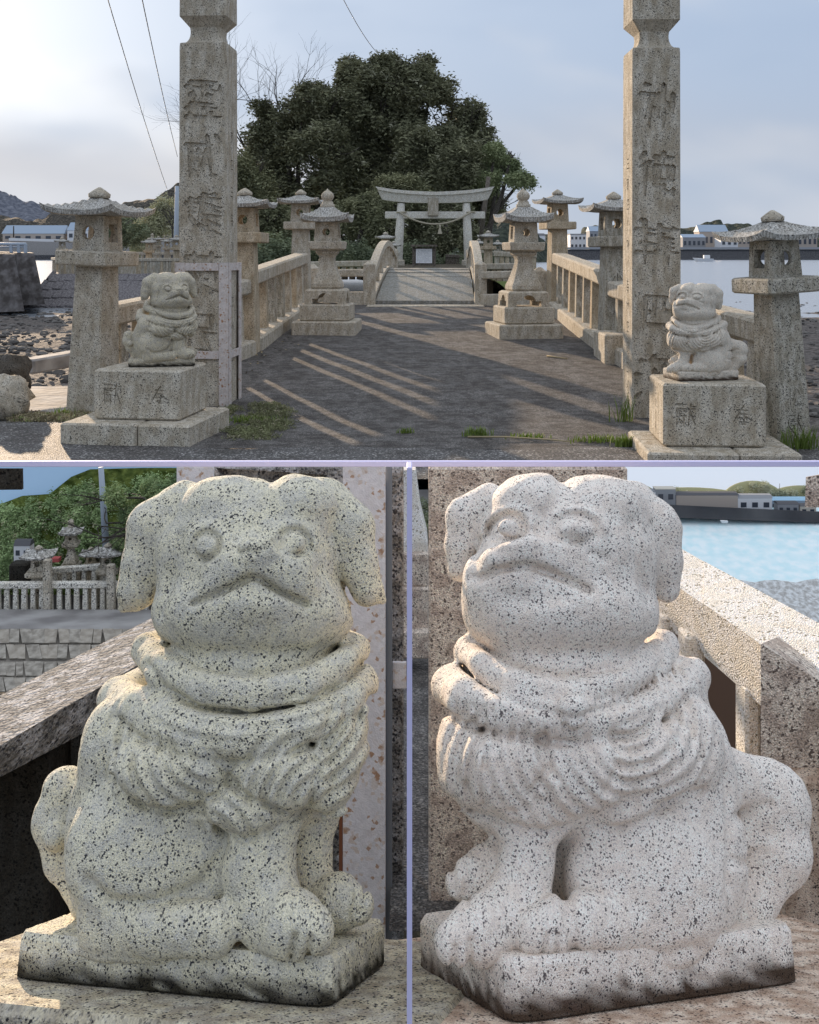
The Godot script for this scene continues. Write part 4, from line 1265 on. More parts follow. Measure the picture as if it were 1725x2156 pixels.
	for q in [[352, 401, 372, 404], [356, 412, 372, 414]]:
		st = S(); beam(st, P(q[0], q[1], pd) - t.position, P(q[2], q[3], pd) - t.position, 0.05, 0.05, 0.0); part("cross_arm", st, M.twig, t)
	for q in [["wire from the utility pole running up to the left", 352, 398, 64.0, 235, 12, 30.0], ["wire from the utility pole running up beside the left pillar", 374, 330, 64.0, 305, 12, 30.0], ["wire over the shrine trees", 800, 118, 60.0, 735, 12, 42.0]]:
		st = S(true)
		var a := P(q[1], q[2], q[3])
		var b := P(q[4], q[5], q[6])
		b = a + (b - a) * 1.3
		var pts := []
		for i in 9: pts.append(a.lerp(b, i / 8.0) - Vector3(0, 0.25 * sin(i / 8.0 * PI), 0))
		tube(st, pts, 0.016, 0.014, 5)
		tag(part("overhead_wire", st, M.wire), q[0], "wire", "overhead wires")
	st = S(true); tube(st, [P(29, 500, 300), P(29, 476, 300)], 0.2, 0.15, 6); tag(part("distant_pole", st, M.twig), "thin dark pole among the houses at the far left", "pole")

func make_embankment() -> void:
	# the fenced stone bank across the mud at the left
	var d := 47.0
	var b := [P(34, 655, 45.0), P(520, 662, 44.0), P(520, 600, 60.0), P(80, 590, 60.0)]
	var top := [P(112, 576, d + 0.6), P(520, 590, d + 0.6), P(520, 566, 60.0), P(118, 562, 60.0)]
	for i in 4:
		b[i].y = -1.2
		top[i].y = 0.58
	var st := S()
	hexa(st, [b[1], b[0], b[3], b[2]], [top[1], top[0], top[3], top[2]])
	var t := part("stone_embankment", st, M.revetment)
	tag(t, "dark sloping stone embankment with a fence on top across the mud", "embankment")
	var r := RandomNumberGenerator.new(); r.seed = 15
	# courses of stones on its sloping faces
	for face in [[b[0], b[1], top[0], top[1]], [b[3], b[0], top[3], top[0]]]:
		var along_: Vector3 = face[1] - face[0]
		var n: Vector3 = (face[1] - face[0]).cross(face[2] - face[0]).normalized()
		if n.y < 0: n = -n
		var rows := 5
		for j in rows:
			var u := r.randf() * 0.02
			while u < 0.98:
				var w := r.randf_range(0.018, 0.032) * (17.0 / along_.length())
				var mid := u + w / 2
				var v := (j + 0.5) / rows
				var lo: Vector3 = face[0].lerp(face[1], mid)
				var hi: Vector3 = face[2].lerp(face[3], mid)
				var p := lo.lerp(hi, v)
				if p.y > -1.0 and p.x < -6.0:
					var up := (hi - lo).normalized()
					var bx := Basis(n.cross(up).normalized() * -1.0, up, n).orthonormalized()
					st = S()
					block(st, Vector3.ZERO, Vector3(along_.length() * w * 0.93, (hi - lo).length() / rows * r.randf_range(0.86, 0.97), 0.10 + r.randf() * 0.1), 0.03, bx * Basis(Vector3(0, 0, 1), r.randf_range(-0.16, 0.16)))
					var s := part("stone", st, M.revetment, t)
					s.position = p
				u += w
	var g := "stone fences on the left embankment"
	fence("long stone fence on top of the left embankment", Vector3(top[0].x + 0.3, 0.58, -d - 1.2), Vector3(P(375, 0, d).x, 0.58, -d - 0.9), 0.74, 44, g, 0.75, false)
	fence("end return of the stone fence at the left tip of the embankment", Vector3(top[0].x + 0.3, 0.58, -d - 1.4), Vector3(top[3].x + 0.5, 0.58, -58.0), 0.74, 8, g, 0.75, false)
	fence("farther stone fence with lanterns behind the embankment fence", Vector3(P(285, 0, 56).x, 0.62, -56.0), Vector3(P(372, 0, 56).x, 0.62, -56.0), 1.0, 9, g, 0.85, false)
	for q in [["leftmost small post lantern on the embankment fence", 131, 48.4, 497, 0.85], ["second small post lantern from the left on the embankment fence", 160, 53.0, 499, 0.9], ["small post lantern just right of the near left lantern's fire box", 314, 49.0, 498, 0.95], ["small lantern with thin post left of the utility pole", 352, 50.0, 498, 0.8], ["small lantern behind the long embankment fence, right of the round shrub", 386, 57.0, 495, 0.8], ["dark post lantern beside the left pillar on the embankment", 424, 48.0, 492, 0.95]]:
		if q[1] > 380: q[1] = q[1] - 52
		var tp: float = EYE - (q[3] - HV) * q[2] / F
		post_lantern(q[0], Vector3((q[1] - CU) * q[2] / F, 0.55, -q[2]), 0.2, q[4], tp - 0.80 * q[4] - 0.55, [], "small lanterns on the left embankment")
	# tall vase lantern on the bank
	var v := vase_lantern("distant tall vase lantern on the embankment before the bamboo", Vector3(P(321, 0, 58).x, 0.5, -58.0), 0.1)
	v.scale = Vector3.ONE * 0.93
	v.set_meta("group", "lanterns on the left embankment")

# ------------------------------------------------------------------ the dog statues, one solid each
var fo := Vector3.ZERO
var fx := Basis()
var fs := 1.0
var KIND := PackedInt32Array()
var TA: Array[Transform3D] = []
var RA := PackedVector3Array()
var CA := PackedVector3Array()
var CB := PackedVector3Array()
var R1 := PackedFloat32Array()
var R2 := PackedFloat32Array()
var BK := PackedFloat32Array()
var GROOVE := []
var FAN := []
var ACTIVE := []
const CELL := 5.3
const NB := 8

func frame(u0: float, v0: float, d0: float) -> void:
	fo = P(u0, v0, d0)
	fx = Basis(Vector3.RIGHT, -TILT)
	fs = d0 / F

func loc(u: float, v: float, w: float) -> Vector3:    # in units of fs, in the statue's own upright axes
	var c := Vector3(0, EYE, 0)
	var ray := Vector3((u - CU) / F, -(v - HV) / F, -1.0)
	var t := ((fo - c).dot(fx.z) + w * fs) / ray.dot(fx.z)
	return fx.inverse() * (c + ray * t - fo) / fs

func el(u: float, v: float, w: float, rx: float, ry: float, rz: float, k := 26.0, turn := 0.0) -> void:
	KIND.append(0)
	TA.append((Transform3D(Basis(Vector3.BACK, turn), loc(u, v, w))).affine_inverse())
	RA.append(Vector3(rx, ry * 0.95, rz))
	CA.append(Vector3.ZERO); CB.append(Vector3.ZERO); R1.append(0); R2.append(0)
	BK.append(k)

func ca(p: Array, k := 22.0) -> void:    # a chain of [u, v, w, r]
	for i in p.size() - 1:
		KIND.append(1)
		TA.append(Transform3D())
		RA.append(Vector3.ZERO)
		CA.append(loc(p[i][0], p[i][1], p[i][2])); CB.append(loc(p[i + 1][0], p[i + 1][1], p[i + 1][2]))
		R1.append(p[i][3]); R2.append(p[i + 1][3])
		BK.append(k if i == 0 else minf(k, 16.0))

func groove(p: Array, amp: float, sigma: float, wmin: float) -> void:   # a line cut into whatever faces forward there
	var pts := PackedVector2Array()
	var box := Rect2()
	for i in p.size():
		var q := loc(p[i][0], p[i][1], 200.0)
		pts.append(Vector2(q.x, q.y))
		box = Rect2(pts[0], Vector2.ZERO) if i == 0 else box.expand(pts[i])
	GROOVE.append([pts, amp, sigma, wmin, box.grow(sigma * 3.0)])

func fan(u: float, v: float, ru: float, rv: float, ou: float, ov: float, step: float, amp: float, wmin := -60.0) -> void:
	var c := loc(u, v, 150)
	var o := loc(ou, ov, 150)
	FAN.append([Vector2(c.x, c.y), Vector2(ru, rv), Vector2(o.x, o.y), TAU / step, amp, wmin])

func prim(i: int, p: Vector3) -> float:
	if KIND[i] == 0:
		var q: Vector3 = TA[i] * p
		var r: Vector3 = RA[i]
		var a := (q / r).length()
		var b := (q / (r * r)).length()
		return a * (a - 1.0) / maxf(b, 0.0001)
	var a2: Vector3 = CA[i]
	var ba: Vector3 = CB[i] - a2
	var h := clampf((p - a2).dot(ba) / ba.length_squared(), 0.0, 1.0)
	return (p - a2 - ba * h).length() - lerpf(R1[i], R2[i], h)

func field(p: Vector3, list: PackedInt32Array, grooves: Array, fans: Array) -> float:
	var d := 1000.0
	for i in list:
		var e := prim(i, p)
		var k: float = BK[i]
		var h := maxf(k - absf(d - e), 0.0)
		d = minf(d, e) - h * h * 0.25 / k
	if absf(d) < 40.0:
		d += chisel.get_noise_3dv(p) * 3.4
		var q := Vector2(p.x, p.y)
		var deep := 0.0
		for g in grooves:
			if p.z < g[3] or not g[4].has_point(q): continue
			var pts: PackedVector2Array = g[0]
			var best := 1e9
			for i in pts.size() - 1:
				best = minf(best, q.distance_squared_to(Geometry2D.get_closest_point_to_segment(q, pts[i], pts[i + 1])))
			deep += g[1] * exp(-best / (g[2] * g[2]))
		d += minf(deep, 17.0)
		for f in fans:
			if p.z < f[5]: continue
			var e: Vector2 = (q - f[0]) / f[1]
			var m := e.length_squared()
			if m > 1.0: continue
			d -= f[4] * sqrt(1.0 - m) * cos(q.distance_to(f[2]) * f[3])
	return d

var chisel := FastNoiseLite.new()
var LO := Vector3.ZERO
var RES := []
var LISTS := []

func solve_block(n: int) -> void:
	var b: Vector3i = ACTIVE[n]
	var out := PackedFloat32Array()
	out.resize((NB + 1) * (NB + 1) * (NB + 1))
	var list: PackedInt32Array = LISTS[n]
	var at := 0
	var area := Rect2(LO.x + b.x * NB * CELL, LO.y + b.y * NB * CELL, NB * CELL, NB * CELL)
	var far := LO.z + (b.z + 1) * NB * CELL
	var gr := GROOVE.filter(func(g): return far >= g[3] and area.grow(1.0).intersects(g[4]))
	var fa := FAN.filter(func(f): return far >= f[5] and area.grow(1.0).intersects(Rect2(f[0] - f[1], f[1] * 2.0)))
	for z in NB + 1:
		for y in NB + 1:
			for x in NB + 1:
				out[at] = field(LO + Vector3(b.x * NB + x, b.y * NB + y, b.z * NB + z) * CELL, list, gr, fa)
				at += 1
	RES[n] = out

func polygonise() -> ArrayMesh:
	var lo := Vector3(1e9, 1e9, 1e9)
	var hi := -lo
	for i in KIND.size():
		var c: Vector3
		var r: Vector3
		if KIND[i] == 0:
			c = TA[i].affine_inverse().origin
			r = Vector3.ONE * maxf(RA[i].x, maxf(RA[i].y, RA[i].z))
			lo = lo.min(c - r); hi = hi.max(c + r)
		else:
			for e in [[CA[i], R1[i]], [CB[i], R2[i]]]:
				lo = lo.min(e[0] - Vector3.ONE * e[1]); hi = hi.max(e[0] + Vector3.ONE * e[1])
	LO = lo - Vector3.ONE * 30.0
	var span := CELL * NB
	var nb := Vector3i(((hi - LO) / span).ceil()) + Vector3i.ONE
	ACTIVE = []; LISTS = []
	var reach := span * 0.87
	for z in nb.z:
		for y in nb.y:
			for x in nb.x:
				var c := LO + (Vector3(x, y, z) + Vector3.ONE * 0.5) * span
				var best := 1e9
				var l := PackedInt32Array()
				for i in KIND.size():
					var e := prim(i, c)
					if KIND[i] == 0 and e > 0.0: e *= 0.8
					best = minf(best, e)
					if e < reach + 40.0: l.append(i)
				if best < reach + 8.0 and best > -reach - 34.0:
					ACTIVE.append(Vector3i(x, y, z)); LISTS.append(l)
	chisel.seed = 12; chisel.frequency = 0.016; chisel.fractal_octaves = 3; chisel.fractal_gain = 0.6
	RES = []; RES.resize(ACTIVE.size())
	var job := WorkerThreadPool.add_group_task(solve_block, ACTIVE.size())
	WorkerThreadPool.wait_for_group_task_completion(job)
	# surface nets
	var S1 := NB + 1
	var verts := PackedVector3Array()
	var ids := {}
	var nx := nb.x * NB + 2
	var ny := nb.y * NB + 2
	var quads := []
	for n in ACTIVE.size():
		var v: PackedFloat32Array = RES[n]
		var any_in := false
		var any_out := false
		for q in v:
			if q < 0.0: any_in = true
			else: any_out = true
		if not (any_in and any_out): continue
		var b: Vector3i = ACTIVE[n]
		for z in NB:
			for y in NB:
				for x in NB:
					var i0 := x + y * S1 + z * S1 * S1
					var a0 := v[i0]
					var a1 := v[i0 + 1]
					var a2 := v[i0 + S1]
					var a3 := v[i0 + S1 + 1]
					var a4 := v[i0 + S1 * S1]
					var a5 := v[i0 + S1 * S1 + 1]
					var a6 := v[i0 + S1 * S1 + S1]
					var a7 := v[i0 + S1 * S1 + S1 + 1]
					var s0 := a0 < 0.0
					if s0 == (a1 < 0.0) and s0 == (a2 < 0.0) and s0 == (a3 < 0.0) and s0 == (a4 < 0.0) and s0 == (a5 < 0.0) and s0 == (a6 < 0.0) and s0 == (a7 < 0.0): continue
					var p := Vector3.ZERO
					var c := 0.0
					if s0 != (a1 < 0.0): p += Vector3(a0 / (a0 - a1), 0, 0); c += 1.0
					if (a2 < 0.0) != (a3 < 0.0): p += Vector3(a2 / (a2 - a3), 1, 0); c += 1.0
					if (a4 < 0.0) != (a5 < 0.0): p += Vector3(a4 / (a4 - a5), 0, 1); c += 1.0
					if (a6 < 0.0) != (a7 < 0.0): p += Vector3(a6 / (a6 - a7), 1, 1); c += 1.0
					if s0 != (a2 < 0.0): p += Vector3(0, a0 / (a0 - a2), 0); c += 1.0
					if (a1 < 0.0) != (a3 < 0.0): p += Vector3(1, a1 / (a1 - a3), 0); c += 1.0
					if (a4 < 0.0) != (a6 < 0.0): p += Vector3(0, a4 / (a4 - a6), 1); c += 1.0
					if (a5 < 0.0) != (a7 < 0.0): p += Vector3(1, a5 / (a5 - a7), 1); c += 1.0
					if s0 != (a4 < 0.0): p += Vector3(0, 0, a0 / (a0 - a4)); c += 1.0
					if (a1 < 0.0) != (a5 < 0.0): p += Vector3(1, 0, a1 / (a1 - a5)); c += 1.0
					if (a2 < 0.0) != (a6 < 0.0): p += Vector3(0, 1, a2 / (a2 - a6)); c += 1.0
					if (a3 < 0.0) != (a7 < 0.0): p += Vector3(1, 1, a3 / (a3 - a7)); c += 1.0
					var gx := b.x * NB + x
					var gy := b.y * NB + y
					var gz := b.z * NB + z
					var key := gx + nx * (gy + ny * gz)
					ids[key] = verts.size()
					verts.append((LO + (Vector3(gx, gy, gz) + p / c) * CELL) * fs)
					if s0 != (a1 < 0.0): quads.append([key, 0, s0])
					if s0 != (a2 < 0.0): quads.append([key, 1, s0])
					if s0 != (a4 < 0.0): quads.append([key, 2, s0])
	var step := [1, nx, nx * ny]
	var idx := PackedInt32Array()
	var nor := PackedVector3Array(); nor.resize(verts.size())
	for q in quads:
		var u: int = step[(q[1] + 1) % 3]
		var w: int = step[(q[1] + 2) % 3]
		var k: int = q[0]
		if not (ids.has(k - u) and ids.has(k - w) and ids.has(k - u - w)): continue
		var a: int = ids[k]
		var b: int = ids[k - u]
		var c: int = ids[k - u - w]
		var d: int = ids[k - w]
		if q[2]:
			var t := b; b = d; d = t
		idx.append_array(PackedInt32Array([a, b, c, a, c, d]))
		var fn := (verts[c] - verts[a]).cross(verts[d] - verts[b])
		fn = -fn if true else fn
		nor[a] += fn; nor[b] += fn; nor[c] += fn; nor[d] += fn
	for i in nor.size(): nor[i] = -nor[i].normalized()
	# the field's slope says which way is out
	var arr := []; arr.resize(Mesh.ARRAY_MAX)
	var flip := 0.0
	var mid := (LO + (hi - LO) * 0.5) * fs
	for i in range(0, verts.size(), 50): flip += nor[i].dot(verts[i] - mid)
	if flip < 0.0:
		for i in nor.size(): nor[i] = -nor[i]
	arr[Mesh.ARRAY_VERTEX] = verts; arr[Mesh.ARRAY_NORMAL] = nor; arr[Mesh.ARRAY_INDEX] = idx
	var m := ArrayMesh.new()
	m.add_surface_from_arrays(Mesh.PRIMITIVE_TRIANGLES, arr)
	print("statue: ", verts.size(), " points, blocks ", ACTIVE.size())
	return m

func stained_plinth(w: float, h: float, d: float, dark: Color) -> Mesh:   # black mould along its foot
	var st := SurfaceTool.new(); st.begin(Mesh.PRIMITIVE_TRIANGLES); st.set_smooth_group(-1)
	var n := FastNoiseLite.new(); n.seed = 3; n.frequency = 0.02
	var rings := []
	var ys := [0.0, 0.02, 0.1, 0.25, 0.4, 0.6, 0.85, 1.0]
	var r0: PackedVector3Array
	for k in ys.size():
		var inset: float = 0.012 if k == 0 else (0.035 if k == ys.size() - 1 else 0.0)
		var hx := w / 2 - inset * 160.0
		var hz := d / 2 - inset * 160.0
		var r := PackedVector3Array()
		for i in 96:
			var a := i / 96.0 * TAU + 0.01
			var q := Vector2(cos(a), sin(a))
			q /= pow(pow(absf(q.x), 16.0) + pow(absf(q.y), 16.0), 1.0 / 16.0)
			var p := Vector3(q.x * hx, ys[k] * h, q.y * hz)
			var e := n.get_noise_3dv(p * 3.0) * 3.0
			p += Vector3(q.x * e, 0 if k == 0 else e * 0.5, q.y * e)
			r.append(p * fs)
		rings.append(r)
	var shade := func(p: Vector3) -> Color:
		var t := clampf((p.y / fs / h - 0.14 + n.get_noise_3dv(p / fs * 2.2) * 0.4) * 2.6, 0.0, 1.0)
		return dark.lerp(Color.WHITE, t)
	for k in rings.size() - 1:
		for i in 96:
			var j := (i + 1) % 96
			for p in [rings[k][i], rings[k][j], rings[k + 1][j], rings[k][i], rings[k + 1][j], rings[k + 1][i]]:
				st.set_color(shade.call(p)); st.add_vertex(p)
	for i in 96:
		for p in [Vector3(0, h * fs, 0), rings[-1][i], rings[-1][(i + 1) % 96]]:
			st.set_color(Color.WHITE); st.add_vertex(p)
	return done(st)

func make_dog(left: bool) -> Dictionary:
	KIND.clear(); TA.clear(); RA.clear(); CA.clear(); CB.clear(); R1.clear(); R2.clear(); BK.clear(); GROOVE.clear(); FAN.clear()
	if left: dog_left()
	else: dog_right()
	var foot := loc(430, 2040, 0) if left else loc(1275, 2050, 0)
	var m := polygonise()
	return {"mesh": m, "foot": foot * fs, "origin": fo, "fs": fs, "plinth": stained_plinth(655, 74, 330, Color(0.045, 0.04, 0.035)) if left else stained_plinth(640, 92, 400, Color(0.09, 0.065, 0.05))}

func place_dog(dog: Dictionary, label: String, at: Transform3D, left: bool) -> Node3D:   # at = where the middle of the plinth's foot stands
	var t := thing("dog_statue", label, "statue")
	t.transform = at
	var b := put("dog", dog.mesh, M.dog_left if left else M.dog_right, t)
	b.position = -dog.foot
	var p := put("plinth", dog.plinth, M.dog_left if left else M.dog_right, t)
	p.rotation.y = -0.30 if left else 0.42
	return t

func dog_left() -> void:
	frame(430, 1560, 1.8)
	el(530, 1172, 55, 208, 168, 190)
	el(478, 1072, 95, 100, 74, 118, 30); el(618, 1070, 92, 104, 76, 118, 30)
	el(535, 1290, 75, 214, 116, 195, 40)
	el(545, 1194, 222, 106, 54, 70, 34); el(485, 1224, 208, 62, 38, 58, 26, 0.3); el(606, 1222, 208, 60, 38, 58, 26, -0.3)
	el(546, 1160, 276, 42, 30, 30, 14)
	el(543, 1272, 238, 70, 34, 46, 22)
	el(441, 1154, 238, 25, 25, 24, 4); el(621, 1146, 240, 25, 25, 24, 4)
	ca([[388, 1062, 60, 52], [328, 1112, 55, 60], [306, 1190, 45, 50], [286, 1245, 40, 40], [258, 1281, 36, 9]], 22)
	ca([[690, 1055, 65, 50], [732, 1112, 60, 58], [750, 1190, 55, 46], [772, 1240, 50, 36], [806, 1264, 45, 9]], 22)
	el(525, 1420, 40, 200, 115, 170, 20)
	ca([[312, 1368, 10, 34], [345, 1412, 130, 35], [430, 1448, 205, 36], [530, 1460, 236, 36], [640, 1440, 214, 36], [718, 1400, 140, 35], [744, 1368, 20, 33]], 12)
	ca([[312, 1368, 10, 34], [380, 1340, -120, 34], [530, 1325, -165, 34], [690, 1338, -110, 34], [744, 1368, 20, 33]], 12)
	ca([[252, 1474, -20, 44], [292, 1502, 110, 46], [390, 1535, 198, 46], [500, 1550, 236, 46], [640, 1526, 228, 46], [730, 1482, 150, 44], [752, 1440, 40, 42]], 12)
	ca([[252, 1474, -20, 44], [330, 1430, -160, 42], [520, 1400, -200, 42], [690, 1415, -110, 42], [752, 1440, 40, 42]], 14)
	el(495, 1580, 40, 258, 180, 198, 26)
	el(240, 1570, 60, 64, 100, 90, 6); el(350, 1625, 155, 108, 82, 94, 5); el(590, 1622, 210, 104, 80, 72, 5); el(712, 1570, 118, 62, 118, 110, 6); el(515, 1692, 190, 92, 66, 74, 5); el(440, 1590, 192, 90, 70, 70, 6); el(690, 1660, 155, 60, 60, 62, 6)
	el(345, 1700, -10, 190, 220, 165, 40); el(310, 1790, -20, 160, 182, 160, 30); el(300, 1790, 110, 148, 150, 92, 22)
	el(480, 1780, 50, 120, 130, 120, 30)
	ca([[140, 1668, -60, 52], [118, 1728, -60, 46], [132, 1810, -60, 36], [168, 1900, -50, 22]], 16)
	el(120, 1760, -20, 26, 30, 40, 10)
	ca([[230, 1932, 100, 60], [330, 1948, 150, 50], [452, 1956, 190, 46]], 18)
	ca([[556, 1690, 140, 86], [540, 1800, 155, 70], [560, 1900, 165, 66]], 24)
	ca([[578, 1936, 180, 62], [618, 1946, 226, 54], [655, 1956, 256, 42]], 22)
	ca([[660, 1690, 20, 60], [646, 1800, 20, 46], [655, 1885, 25, 50]], 22)
	ca([[672, 1894, 40, 50], [715, 1898, 80, 45], [752, 1906, 104, 34]], 18)
	el(430, 1975, 0, 320, 30, 150, 30)
	# cuts: mouth, eyes, forehead, thigh, toes, mane edges
	groove([[414, 1273], [452, 1262], [498, 1240], [540, 1221], [560, 1226], [600, 1252], [648, 1275]], 20.0, 6.2, 60)
	for e in [[441, 1154], [621, 1146]]:
		groove([[e[0] - 1, e[1]], [e[0] + 1, e[1]]], 5.0, 7.0, 200)
		var c := []
		for i in 15: c.append([e[0] + cos(i / 14.0 * TAU) * 31, e[1] + sin(i / 14.0 * TAU) * 30])
		groove(c, 9.0, 5.0, 60)
		c = []
		for i in 9: c.append([e[0] + cos(PI + i / 8.0 * PI) * 44, e[1] + sin(PI + i / 8.0 * PI) * 43])
		groove(c, -6.0, 8.0, 60)
	groove([[330, 1352], [430, 1406], [530, 1421], [640, 1403], [732, 1348]], 8.0, 8.0, 20)
	groove([[298, 1398], [345, 1449], [430, 1490], [530, 1502], [640, 1482], [722, 1442], [754, 1398]], 11.0, 8.0, 0)
	groove([[232, 1515], [290, 1556], [390, 1588], [500, 1604], [640, 1576], [742, 1522], [775, 1470]], 11.0, 8.0, 0)
	groove([[566, 995], [560, 1060], [548, 1110]], 14.0, 22.0, 0)
	groove([[505, 1165], [520, 1176], [538, 1170]], 6.0, 5.0, 150); groove([[538, 1170], [556, 1176], [570, 1164]], 6.0, 5.0, 150)
	groove([[180, 1862], [230, 1905], [330, 1905], [420, 1868], [470, 1790], [472, 1740]], 15.0, 13.0, 20)
	groove([[618, 2000], [632, 1945]], 13.0, 6.0, 180); groove([[652, 2000], [664, 1950]], 13.0, 6.0, 180); groove([[728, 1945], [738, 1900]], 10.0, 5.5, 60); groove([[752, 1940], [762, 1900]], 10.0, 5.5, 60); groove([[405, 1990], [410, 1960]], 7.0, 6.0, 120); groove([[435, 1990], [440, 1965]], 7.0, 6.0, 120)
	groove([[232, 1640], [280, 1690], [345, 1712], [420, 1700], [470, 1665], [500, 1640]], 18.0, 8.0, 20)
	groove([[420, 1700], [460, 1740], [520, 1765], [580, 1745], [640, 1710], [690, 1720], [740, 1690], [770, 1620]], 14.0, 9.0, 20)
	groove([[470, 1600], [490, 1640], [530, 1670], [600, 1705]], 15.0, 7.0, 20); groove([[655, 1560], [676, 1620], [652, 1690]], 11.0, 7.0, 20); groove([[300, 1560], [285, 1620], [300, 1690]], 12.0, 7.0, 20)
	groove([[380, 1130], [365, 1200], [335, 1290]], 10.0, 14.0, 30); groove([[690, 1120], [705, 1200], [735, 1280]], 10.0, 14.0, 30)
	fan(360, 1625, 105, 76, 480, 1530, 27, 6.0); fan(590, 1615, 96, 70, 700, 1700, 27, 8.0); fan(725, 1570, 52, 104, 640, 1480, 26, 7.5); fan(520, 1700, 82, 54, 440, 1780, 27, 6.0); fan(245, 1570, 54, 94, 380, 1560, 27, 5.0)
	fan(440, 1520, 120, 50, 560, 1000, 24, 3.0); fan(660, 1500, 110, 46, 560, 1000, 24, 3.0)
	groove([[415, 1430], [425, 1455], [440, 1475]], 6.0, 5.0, 100)

func dog_right() -> void:
	frame(1290, 1560, 1.8)
	el(1190, 1170, 55, 202, 170, 190)
	el(1128, 1070, 98, 100, 78, 116, 30); el(1262, 1074, 88, 104, 78, 118, 30)
	el(1180, 1292, 70, 206, 116, 195, 40)
	el(1118, 1180, 190, 104, 46, 74, 34); el(1172, 1206, 182, 76, 34, 60, 24, -0.35); el(1052, 1202, 142, 58, 34, 56, 30, 0.4); el(1064, 1238, 128, 88, 100, 100, 40)
	el(1110, 1150, 236, 48, 26, 32, 18)
	el(1125, 1236, 206, 80, 22, 40, 16, -0.1)
	el(1208, 1118, 236, 38, 21, 17, 5); el(1070, 1112, 222, 24, 19, 16, 6)
	ca([[1030, 1055, 50, 40], [982, 1090, 44, 44], [974, 1145, 40, 38], [970, 1196, 36, 30]], 14)
	ca([[1335, 1062, 60, 50], [1378, 1112, 55, 56], [1388, 1180, 50, 48], [1402, 1238, 45, 30]], 22)
	el(1195, 1410, 40, 195, 110, 170, 20)
	ca([[990, 1372, 40, 33], [1020, 1407, 150, 34], [1090, 1445, 220, 35], [1190, 1466, 240, 35], [1300, 1445, 190, 35], [1376, 1405, 90, 34], [1398, 1362, -10, 32]], 12)
	ca([[990, 1372, 40, 33], [1060, 1340, -110, 33], [1200, 1325, -165, 33], [1340, 1340, -120, 33], [1398, 1362, -10, 32]], 12)
	ca([[952, 1445, 60, 40], [985, 1474, 165, 42], [1060, 1502, 232, 42], [1200, 1514, 248, 42], [1330, 1500, 185, 42], [1425, 1462, 90, 40], [1455, 1425, -10, 38]], 12)
	ca([[952, 1445, 60, 40], [1040, 1410, -120, 40], [1200, 1395, -190, 40], [1370, 1405, -140, 40], [1455, 1425, -10, 38]], 14)
	el(1206, 1497, 300, 33, 33, 28, 6)
	el(1175, 1590, 45, 248, 185, 206, 26)
	el(1330, 1640, -20, 218, 250, 178, 36); el(1405, 1790, -10, 158, 200, 158, 30); el(1352, 1862, 120, 160, 165, 96, 16)
	el(985, 1590, 108, 64, 112, 102, 6); el(1075, 1608, 198, 98, 88, 80, 5); el(1222, 1615, 218, 104, 88, 64, 5); el(1355, 1592, 168, 108, 92, 72, 5); el(1440, 1570, 88, 80, 108, 82, 6); el(1130, 1690, 175, 88, 56, 70, 5); el(1295, 1690, 165, 92, 56, 60, 5)
	el(1222, 1810, 10, 112, 130, 110, 24)
	ca([[1118, 1715, 135, 76], [1116, 1800, 145, 56], [1096, 1895, 165, 58]], 22)
	ca([[1075, 1925, 180, 64], [1010, 1960, 232, 52], [960, 1985, 262, 38]], 22)
	ca([[1085, 1730, 40, 52], [1085, 1800, 50, 44]], 20)
	ca([[1080, 1812, 50, 46], [1034, 1830, 80, 44], [990, 1850, 105, 37], [968, 1860, 112, 28]], 16)
	ca([[1310, 1935, 165, 60], [1185, 1948, 225, 52], [1130, 1962, 245, 40]], 10)
	el(1622, 1692, -60, 84, 90, 70, 18); el(1640, 1790, -50, 68, 72, 60, 14)
	ca([[1635, 1810, -50, 56], [1590, 1895, -40, 44], [1555, 1965, -30, 40]], 20)
	ca([[1540, 1640, -40, 60], [1600, 1650, -50, 50]], 20); el(1582, 1760, -70, 56, 110, 60, 16)
	el(1300, 1985, -10, 270, 30, 140, 26)
	groove([[1014, 1218], [1042, 1204], [1104, 1194], [1150, 1208], [1195, 1228], [1234, 1246]], 24.0, 7.0, 60)
	groove([[1060, 1262], [1120, 1275], [1180, 1262]], 5.0, 14.0, 100)
	for e in [[1208, 1118, 46, 32], [1070, 1112, 34, 30]]:
		var c := []
		for i in 15: c.append([e[0] + cos(i / 14.0 * TAU) * e[2], e[1] + sin(i / 14.0 * TAU) * e[3]])
		groove(c, 10.0, 6.0, 60)
		c = []
		for i in 9: c.append([e[0] + cos(PI + i / 8.0 * PI) * (e[2] + 14), e[1] + sin(PI + i / 8.0 * PI) * (e[3] + 14)])
		groove(c, -7.0, 8.0, 60)
	groove([[1000, 1348], [1090, 1406], [1190, 1425], [1300, 1406], [1388, 1342]], 8.0, 8.0, 20)
	groove([[982, 1402], [1020, 1446], [1090, 1484], [1190, 1506], [1300, 1484], [1382, 1442], [1412, 1395]], 10.0, 7.5, 0)
	groove([[922, 1492], [975, 1526], [1060, 1552], [1200, 1563], [1330, 1548], [1432, 1508], [1478, 1462]], 10.0, 8.0, 0)
	groove([[1195, 995], [1175, 1060], [1150, 1115]], 14.0, 20.0, 0)
	groove([[1140, 1080], [1130, 1125]], 8.0, 9.0, 100); groove([[1190, 1130], [1230, 1165], [1270, 1180]], 7.0, 9.0, 100)
	groove([[1200, 1990], [1186, 1900], [1190, 1800], [1240, 1725], [1330, 1690]], 22.0, 13.0, 20)
	groove([[1240, 2000], [1330, 2020], [1480, 2000]], 8.0, 12.0, 20)
